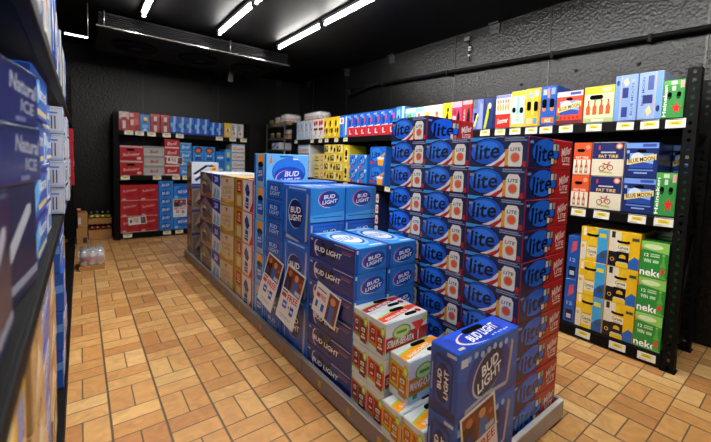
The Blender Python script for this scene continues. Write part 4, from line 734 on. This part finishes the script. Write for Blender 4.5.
# ------------------------------------------------------------------ back rack stock
def br(c, x0, z, look, n=1, where='', dy=.012, step=None, group=None, jit=.8):
    st = step or c.w+.0025
    for i in range(n):
        lb = f'{look} {where}' if n == 1 else f'{look}, {ORD[i]} from the left {where}'
        c.put(x0+st*(i+.5), 6.30+dy+c.d/2+random.uniform(0, .006), z, 0, lb, group or (look if n > 1 else None), jit)
br(RW1, .432, ZT, 'white topped red carton', 1, 'first on the back rack\'s top shelf')
br(RW2, .560, ZT, 'red carton with pale patches', 1, 'second on the back rack\'s top shelf')
br(BY, .690, ZT, 'blue carton with yellow dot', 1, 'among red ones on the back rack')
br(RW3, .820, ZT, 'red carton with white stripe, left of two', 1, 'on the back rack', group='red striped cartons')
br(RW3, .948, ZT, 'red carton with white stripe, right of two', 1, 'on the back rack', group='red striped cartons')
br(BUDV, 1.078, ZT, 'glossy blue carton', 5, 'of the back rack\'s taller five')
br(BUDV2, 1.655, ZT, 'shorter glossy blue carton', 2, 'on the back rack')
br(YW, 1.885, ZT, 'yellow and cream carton', 1, 'on the back rack\'s top shelf')
br(WHT, 2.002, ZT, 'white carton', 2, 'at the end of the back rack\'s top shelf')
ZN = .942
for k in range(2): br(REDM, .436, ZN+k*.217, f'wide red case, {("lower", "upper")[k]} of two', 1, 'on the back rack\'s middle shelf', group='wide red cases')
for k in range(3): br(GRYM, .726, ZN+k*.1465, f'grey and white case, {("lowest", "middle", "topmost")[k]} of three', 1, 'beside the wide red ones', group='grey and white cases')
for k in range(4): br(REDS, 1.006, ZN+k*.1395, f'small red and white case, {("lowest", "third from top", "second from top", "topmost")[k]}', 1, 'on the back rack', group='small red cases')
for k in range(4): br(BLUS, 1.210, ZN+k*.1295, f'small light blue case, {("lowest", "third from top", "second from top", "topmost")[k]}', 1, 'on the back rack', group='small light blue cases')
for q in range(2):
    for k in range(2): br(BLUO, 1.395+.1715*q, ZN+k*.2365, f'blue carton with orange cap, {("lower", "upper")[k]}', 1, f'in the {("left", "right")[q]} back stack', group='blue cartons with orange cap')
for k in range(2): br(BLUP, 1.742, ZN+k*.2015, f'plain blue carton, {("lower", "upper")[k]} of two', 1, 'beside the orange capped ones', group='plain blue cartons')
for k in range(2): br(BLUW, 1.896, ZN+k*.2215, f'blue and yellow carton, {("lower", "upper")[k]} of two', 1, 'next to the white back cases', group='blue and yellow cartons')
for k in range(4): br(COORS, 2.010-.0, ZN+k*.1365, f'white case with red script, {("lowest", "third from top", "second from top", "topmost")[k]}', 1, 'at the back rack\'s end', group='white back cases')if False else br(COORS.copy(w=.22), 2.012, ZN+k*.1365, f'white case with red script, {("lowest", "third from top", "second from top", "topmost")[k]}', 1, 'at the back rack\'s end', group='white back cases')
for q in range(2):
    for k in range(3): br(REDL.copy(w=.236), .436+.2395*q, ZB+k*.2365, f'red beer case, {("lowest", "middle", "topmost")[k]}', 1, f'in the {("left", "right")[q]} stack by the back floor', group='red beer cases')
for k in range(6): br(BLUL.copy(w=.205), .915, ZB+k*.1275, f'light blue case, {("lowest", "fifth from top", "fourth from top", "third from top", "second from top", "topmost")[k]}', 1, 'beside the red back stacks', group='light blue cases')
for q in range(3):
    for k in range(3): br(BLUB.copy(w=.27), 1.125+.273*q, ZB+k*.2375, f'wide blue case with oval, {("lowest", "middle", "topmost")[k]}', 1, f'in {("the left", "the middle", "the right")[q]} wide back stack', group='wide blue cases')
poster(POSTERS, 1.148, 6.299, 1.237, 0, 6, 'small white poster hung over the small red and blue cases')
poster(POSTERS, .640, 6.299, .327, 0, -4, 'small white poster on the red stacks at the back')
poster(POSTER.copy(w=.195, h=.285), 1.212, 6.299, .572, 0, 0, 'upright price poster on the wide blue cases at the back')

# ------------------------------------------------------------------ left rack stock (facing +x)
LXF = -.082
def lr(c, y0, z, look, n=1, where='', dx=.008, jit=1.2, group=None, rz=0):
    st = c.w+.003
    for i in range(n):
        lb = f'{look} {where}'.strip() if n == 1 else f'{look}, {ORD[i]} from the near end {where}'
        c.put(LXF-dx-c.d/2-random.uniform(0, .008), y0+st*(i+.5), z, PI/2+R_(rz), lb, group or (look if n > 1 else None), jit)
ZL = .952
NATBIG.put(-.297, .995, ZL, PI/2-R_(6), 'large navy case with white streak on the near left shelf', None, 0)
NATBIG.put(-.290, .655, ZL, PI/2, 'large navy case with white streak nearest on the left shelf', None, 0)
NATICE.put(-.292, .990, ZL+.2315, PI/2-R_(9), 'navy case with white lettering, lower of two on the left shelf', 'navy lettered cases', 0)
NATICE.put(-.296, .988, ZL+.2315+.1175, PI/2-R_(10), 'navy case with white lettering, upper of two on the left shelf', 'navy lettered cases', 0)
for k in range(4):
    p = ("lowest", "third from top", "second from top", "topmost")[k]
    lr(NATLT, 1.205, ZL+k*.1275, f'mid blue case with white lettering, {p}', 1, 'behind the navy cases on the left', group='mid blue left cases', dx=.0)
    lr(WHTBL, 1.57, ZL+k*.1275, f'white and blue case, {p}', 1, 'between blue stacks on the left', group='white and blue cases', dx=.012)
    lr(NATLT, 1.885, ZL+k*.1275, f'mid blue case with white lettering, {p}', 1, 'just before the left barcodes', group='mid blue left cases', dx=.022)
    lr(BARCD, 2.265, ZL+k*.1275, f'barcoded grey case end, {p}', 1, 'in the first barcode stack on the left', dx=-.026, group='barcoded cases')
    lr(WHTBL, 2.56, ZL+k*.1275, f'white and blue case, {p}', 1, 'between the barcode stacks on the left', group='white and blue cases')
    lr(BARCD, 2.88, ZL+k*.1275, f'barcoded grey case end, {p}', 1, 'in the second barcode stack on the left', dx=-.03, group='barcoded cases')
    lr(WHTBL, 3.2, ZL+k*.1275, f'white and blue case, {p}', 1, 'just before the red cases on the left', group='white and blue cases')
    lr(REDLT, 4.2, ZL+k*.1275, f'red case, {p}', 1, 'at the far part of the left rack', dx=-.035, group='red left cases')
seq = [TALLS, TALLS, TALLS, TALLB, TALLO, TALLS, TALLB, TALLB, TALLS, TALLO, TALLB, TALLS, TALLB, TALLS, TALLS, TALLB]
nm = {id(TALLS): 'tall grey carton', id(TALLB): 'tall blue carton', id(TALLO): 'tall carton with orange patch'}
cnt = {}
for i, c in enumerate(seq):
    k = cnt.get(id(c), 0); cnt[id(c)] = k+1
    lr(c, .80+.157*i, ZT, f'{nm[id(c)]}, {ORD[k]} such from the near end, left top shelf', group=nm[id(c)], dx=-.012)
for k in range(4):
    p = ("lowest", "third from top", "second from top", "topmost")[k]
    lr(YELC, .62, ZB+k*.1915, f'yellow case with blue patch, {p}', 1, 'under the navy cases on the left', group='yellow left cases')
    lr(TANC, .965, ZB+k*.1915, f'tan case, {p}', 1, 'in the nearer tan stack on the left', group='tan left cases', dx=-.004)
    lr(BLUC, 1.31, ZB+k*.1915, f'dark blue case, {p}', 1, 'in the first blue stack of the left bottom shelf', group='dark blue left cases')
    lr(TANC, 1.655, ZB+k*.1915, f'tan case, {p}', 1, 'in the farther tan stack on the left', group='tan left cases')
    lr(BLUC, 2.25, ZB+k*.1915, f'dark blue case, {p}', 1, 'in the second blue stack of the left bottom shelf', group='dark blue left cases', dx=-.008)
    lr(YELC, 2.6, ZB+k*.1915, f'yellow case with blue patch, {p}', 1, 'far along the left bottom shelf', group='yellow left cases')
    lr(TANC, 2.95, ZB+k*.1915, f'tan case, {p}', 1, 'in the farthest tan stack on the left', group='tan left cases')

# ------------------------------------------------------------------ back left corner: cartons, trays, wrapped case
def cardbox(x, y, z, w, d, h, label, rz=0, patch=None):
    t = empty('cardboard_box', (x, y, z), rz, label, 'box', 'cardboard boxes in the corner')
    mb = MB(); mb.box(-w/2, -d/2, 0, w/2, d/2, h, CARD, .004); mb.box(-w/2+.001, -.012, h, w/2-.001, .012, h+.0006, mat('#c7a677', rough=.4, name='packing_tape')); mb.build('body', t)
    if patch:
        mb = MB(); mb.box(patch[0], -d/2-.0012, patch[2], patch[1], -d/2-.0002, patch[3], mat(patch[4], rough=.5)); mb.build('printed_patch', t)
cardbox(.0, 6.36, 0, .115, .26, .225, 'small brown box with dark patch on the floor behind the wrapped case', 0, (.01, .05, .02, .09, '#1a1c2c'))
cardbox(.004, 6.36, .2265, .105, .24, .205, 'small brown box stacked on another in the back corner', R_(3), (-.05, -.02, .05, .14, '#c4c0ba'))
mb = MB(); mb.cyl((0, 0, 0), (0, 0, .035), .025, .025, mat('#b8221c', rough=.4, name='red_cap'), 16); mb.cyl((0, 0, .035), (0, 0, .05), .025, .016, mat('#d8d4d0', rough=.4, name='white_top'), 16)
tag(mb.build('red_cap', loc=(-.03, 6.32, .4335)), 'small red and white lid on the upper brown box', 'lid')
BOTM = mat('#15100c', rough=.15, spec=.6, coat=.5, name='dark_glass'); YLW = mat('#d8c23a', rough=.45, name='yellow_label'); GRYC = mat('#8f8f94', rough=.3, metal=.6, name='grey_cap')
REDC = mat('#a82a2a', rough=.4, name='red_cap_print')
def tray(z, label, grp, capm, bodyl, what, nx=4):
    t = empty('cardboard_tray', (.208, 6.60, z), 0, label, 'tray', 'cardboard trays by the back wall')
    mb = MB(); w, d, h = .27, .19, .085
    mb.box(-w/2, -d/2, 0, w/2, d/2, .006, CARD)
    mb.box(-w/2, -d/2, .0061, w/2, -d/2+.005, h, CARD); mb.box(-w/2, d/2-.005, .0061, w/2, d/2, h, CARD)
    mb.box(-w/2, -d/2+.0051, .0061, -w/2+.005, d/2-.0051, h, CARD); mb.box(w/2-.005, -d/2+.0051, .0061, w/2, d/2-.0051, h, CARD)
    mb.build('tray_body', t)
    q = MB(); q.lathe([(.024, 0), (.028, .004), (.028, .118), (.014, .133), (.0125, .145)], BOTM); me = q.mesh('bottle')
    q = MB(); q.lathe([(.0286, .0), (.0286, .030)], bodyl); ml = q.mesh('bottle_label')
    q = MB(); q.lathe([(.0145, 0), (.0145, .012), (.012, .016)], capm); mc = q.mesh('bottle_cap')
    for j in range(2):
        for i in range(nx):
            o = bpy.data.objects.new('bottle', me); COL.objects.link(o); o.location = (.208-.0975+.065*i, 6.60-.045+.088*j, z+.0062)
            tag(o, f'{what}, {ORD[i]} from the left in the {("front", "rear")[j]} row', 'bottle', grp)
            for m, zz, nme in ((ml, .092-.03*0, 'bottle_label'), (mc, .1455, 'bottle_cap')):
                c = bpy.data.objects.new(nme, m); COL.objects.link(c); c.parent = o; c.location = (0, 0, zz-.004 if nme == 'bottle_label' else zz)
mbx = empty('cardboard_box', (.208, 6.60, 0), 0, 'flat brown box on the floor under the bottle trays', 'box', 'cardboard boxes in the corner')
mb = MB(); mb.box(-.135, -.095, 0, .135, .095, .055, CARD, .003); mb.build('body', mbx)
tray(.0555, 'lower cardboard tray of bottles by the back wall', 'red capped bottles', REDC, REDC, 'dark bottle with red cap')
tray(.0555+.1685, 'upper cardboard tray of bottles by the back wall', 'yellow banded bottles', GRYC, YLW, 'dark bottle with yellow band')
# clear wrapped case of cans
def clear_mat():
    m = bpy.data.materials.new('clear_shrink_wrap'); m.use_nodes = True
    nt = m.node_tree; b = nt.nodes['Principled BSDF']
    b.inputs['Base Color'].default_value = (.9, .9, .92, 1); b.inputs['Roughness'].default_value = .12; b.inputs['Alpha'].default_value = .3
    tc = nt.nodes.new('ShaderNodeTexCoord'); no = nt.nodes.new('ShaderNodeTexNoise'); no.inputs['Scale'].default_value = 18; no.inputs['Distortion'].default_value = 1.5
    bp = nt.nodes.new('ShaderNodeBump'); bp.inputs['Strength'].default_value = .8; bp.inputs['Distance'].default_value = .02
    nt.links.new(tc.outputs['Object'], no.inputs['Vector']); nt.links.new(no.outputs['Fac'], bp.inputs['Height']); nt.links.new(bp.outputs[0], b.inputs['Normal'])
    return m
WRAP = clear_mat()
CANW = mat('#c9c6c8', rough=.3, metal=.3, name='can_white'); CANR = mat('#b8323c', rough=.35, name='can_red'); CANB = mat('#2a3a7c', rough=.35, name='can_blue')
def wrapped(x, y, z, nx, ny, label, rz=0, r=.033, hh=.12, layers=1, pal=(CANW, CANR, CANB), name='wrapped_case'):
    t = empty(name, (x, y, z), rz, label, 'wrapped case', None)
    W, D_ = nx*2*r+.006, ny*2*r+.006
    mb = MB(); mb.box(-W/2-.004, -D_/2-.004, 0, W/2+.004, D_/2+.004, .05, CARD, .003); mb.build('cardboard_tray', t)
    for l in range(layers):
        q = MB(); q.lathe([(r*.8, 0), (r*.98, .008), (r*.98, hh*.30), (r*.98, hh*.52), (r*.98, hh*.60), (r*.98, hh*.86), (r*.8, hh)], [pal[0], pal[0], pal[1], pal[2], pal[0], ALU, ALU], 14); me = q.mesh('can')
        for i in range(nx):
            for j in range(ny):
                o = bpy.data.objects.new('can', me); COL.objects.link(o); o.parent = t
                o.location = (-W/2+.003+r*(2*i+1), -D_/2+.003+r*(2*j+1), .0505+l*(hh+.001)); o.rotation_euler = (0, 0, random.uniform(0, 6))
    H = .0505+layers*(hh+.001)+.004
    mb = MB(); b0 = bmesh.new(); bmesh.ops.create_cube(b0, size=1)
    for v in b0.verts: v.co = Vector((v.co.x*(W+.012), v.co.y*(D_+.012), .052+(v.co.z+.5)*(H-.052)))
    bmesh.ops.bevel(b0, geom=list(b0.edges), offset=.018, segments=3, affect='EDGES'); bmesh.ops.subdivide_edges(b0, edges=list(b0.edges), cuts=1)
    for v in b0.verts: v.co += Vector((random.uniform(-.002, .003),)*3) if v.co.z > .07 else Vector((0, 0, 0))
    for f in b0.faces: f.smooth = True
    mb.merge(b0, WRAP); mb.build('plastic_wrap', t)
wrapped(.078, 4.93, 0, 3, 4, 'clear wrapped silver can case on the floor beside the left rack', layers=1, hh=.16, r=.034)

# ------------------------------------------------------------------ corner wire rack
t = empty('wire_rack', (2.74, 6.58, 0), -PI/2, 'grey wire rack in the far corner holding wrapped cases', 'wire rack')
WG = mat('#77777a', rough=.35, metal=.7, name='chromed_wire')
for x in (.0, .76):
    for y in (0, .48):
        mb = MB(); mb.cyl((x, y, 0), (x, y, 1.90), .0135, .0135, WG, 12); mb.build('post', t)
for z in (.35, .95, 1.42, 1.62, 1.865):
    mb = MB()
    for y in (0, .48): mb.cyl((.014, y, z), (.746, y, z), .006, .006, WG, 8); mb.cyl((.014, y, z-.03), (.746, y, z-.03), .004, .004, WG, 8)
    for x in (0, .76): mb.cyl((x, .014, z), (x, .466, z), .006, .006, WG, 8)
    for i in range(1, 19): mb.cyl((.04*i, .006, z), (.04*i, .474, z), .0025, .0025, WG, 6)
    mb.build('wire_shelf', t)
def inrack(lx, ly): return 2.74+ly, 6.58-lx
CARDT = mat('#c9a06a', rough=.7, name='pale_cardboard')
pale = (mat('#cfcfd2', rough=.3, name='can_pale'), mat('#b89a9c', rough=.3, name='can_pink'), mat('#cfcfd2', rough=.3, name='can_pale'))
x, y = inrack(.25, .2); wrapped(x, y, 1.873, 4, 3, 'clear wrapped case of pale cans on the wire rack, farther of two', PI/2, pal=pale, hh=.10)
x, y = inrack(.57, .2); wrapped(x, y, 1.873, 4, 4, 'clear wrapped case of pale cans on the wire rack, nearer of two', PI/2, pal=pale, hh=.12)
q = MB(); q.lathe([(.024, 0), (.027, .004), (.027, .075), (.018, .095), (.018, .10)], [mat('#8c7a3c', rough=.4, name='jar_gold'), mat('#5a4a28', rough=.4, name='jar_brown'), mat('#8c7a3c', rough=.4, name='jar_gold'), GRYC, GRYC]); jm = q.mesh('can')
for i in range(2):
    x, y = inrack(.035+.06*i, .06); o = bpy.data.objects.new('short_can', jm); COL.objects.link(o); o.location = (x, y, 1.8735)
    tag(o, f'{("far", "near")[i]} small gold can on the wire rack top beside wrapped cases', 'can', 'small gold cans')
for i in range(4):
    x, y = inrack(.09+.065*i+(.14 if i > 1 else 0), .06); o = bpy.data.objects.new('short_can', jm); COL.objects.link(o); o.location = (x, y, 1.6285)
    tag(o, f'small gold can on the wire rack\'s upper inner shelf, {ORD[i]} from its far post', 'can', 'small gold cans')
x, y = inrack(.62, .2); wrapped(x, y, 1.6285, 3, 3, 'dark wrapped case of cans on the wire rack\'s upper inner shelf', PI/2, pal=(mat('#4a3030', rough=.4, name='can_dark'), CANR, CANW), hh=.09)
wrapped(3.10, 5.36, 1.8935, 3, 8, 'clear wrapped case of pale cans lying on the silver and white cartons', 0, pal=pale, hh=.10)
x, y = inrack(.34, .22); o = WHTBL.put(x, y, 1.4285, -PI/2, 'white and blue case on the wire rack behind the bright blue carton', None, 0)

# ------------------------------------------------------------------ camera, world, colour
cam = bpy.data.cameras.new('camera'); co = bpy.data.objects.new('camera', cam); COL.objects.link(co)
yaw, pit, rol = R_(39.036), R_(3.921), R_(-2.011)
F = Vector((math.sin(yaw)*math.cos(pit), math.cos(yaw)*math.cos(pit), -math.sin(pit)))
r0 = Vector((math.cos(yaw), -math.sin(yaw), 0)); d0 = F.cross(r0)
rx = math.cos(rol)*r0 + math.sin(rol)*d0; dn = -math.sin(rol)*r0 + math.cos(rol)*d0
mw = Matrix((( rx.x, -dn.x, -F.x, 0), (rx.y, -dn.y, -F.y, 0), (rx.z, -dn.z, -F.z, 1.25), (0, 0, 0, 1)))
co.matrix_world = mw
cam.sensor_width = 36; cam.lens = 360.34/711*36
cam.shift_x = (355.5-372.18)/711; cam.shift_y = (187.37-221)/711
cam.clip_start = .02
cam.dof.use_dof = True; cam.dof.focus_distance = 2.2; cam.dof.aperture_fstop = 2.0
SC.camera = co
w = bpy.data.worlds.new('world'); SC.world = w; w.use_nodes = True
w.node_tree.nodes['Background'].inputs[0].default_value = (.6, .7, 1, 1); w.node_tree.nodes['Background'].inputs[1].default_value = 0.0
SC.view_settings.view_transform = 'Standard'; SC.view_settings.look = 'None'; SC.view_settings.exposure = EXPO; SC.view_settings.gamma = 1
SC.view_settings.use_curve_mapping = False
SC.cycles.use_denoising = True
SC.cycles.max_bounces = 5
SC.cycles.sample_clamp_indirect = 4
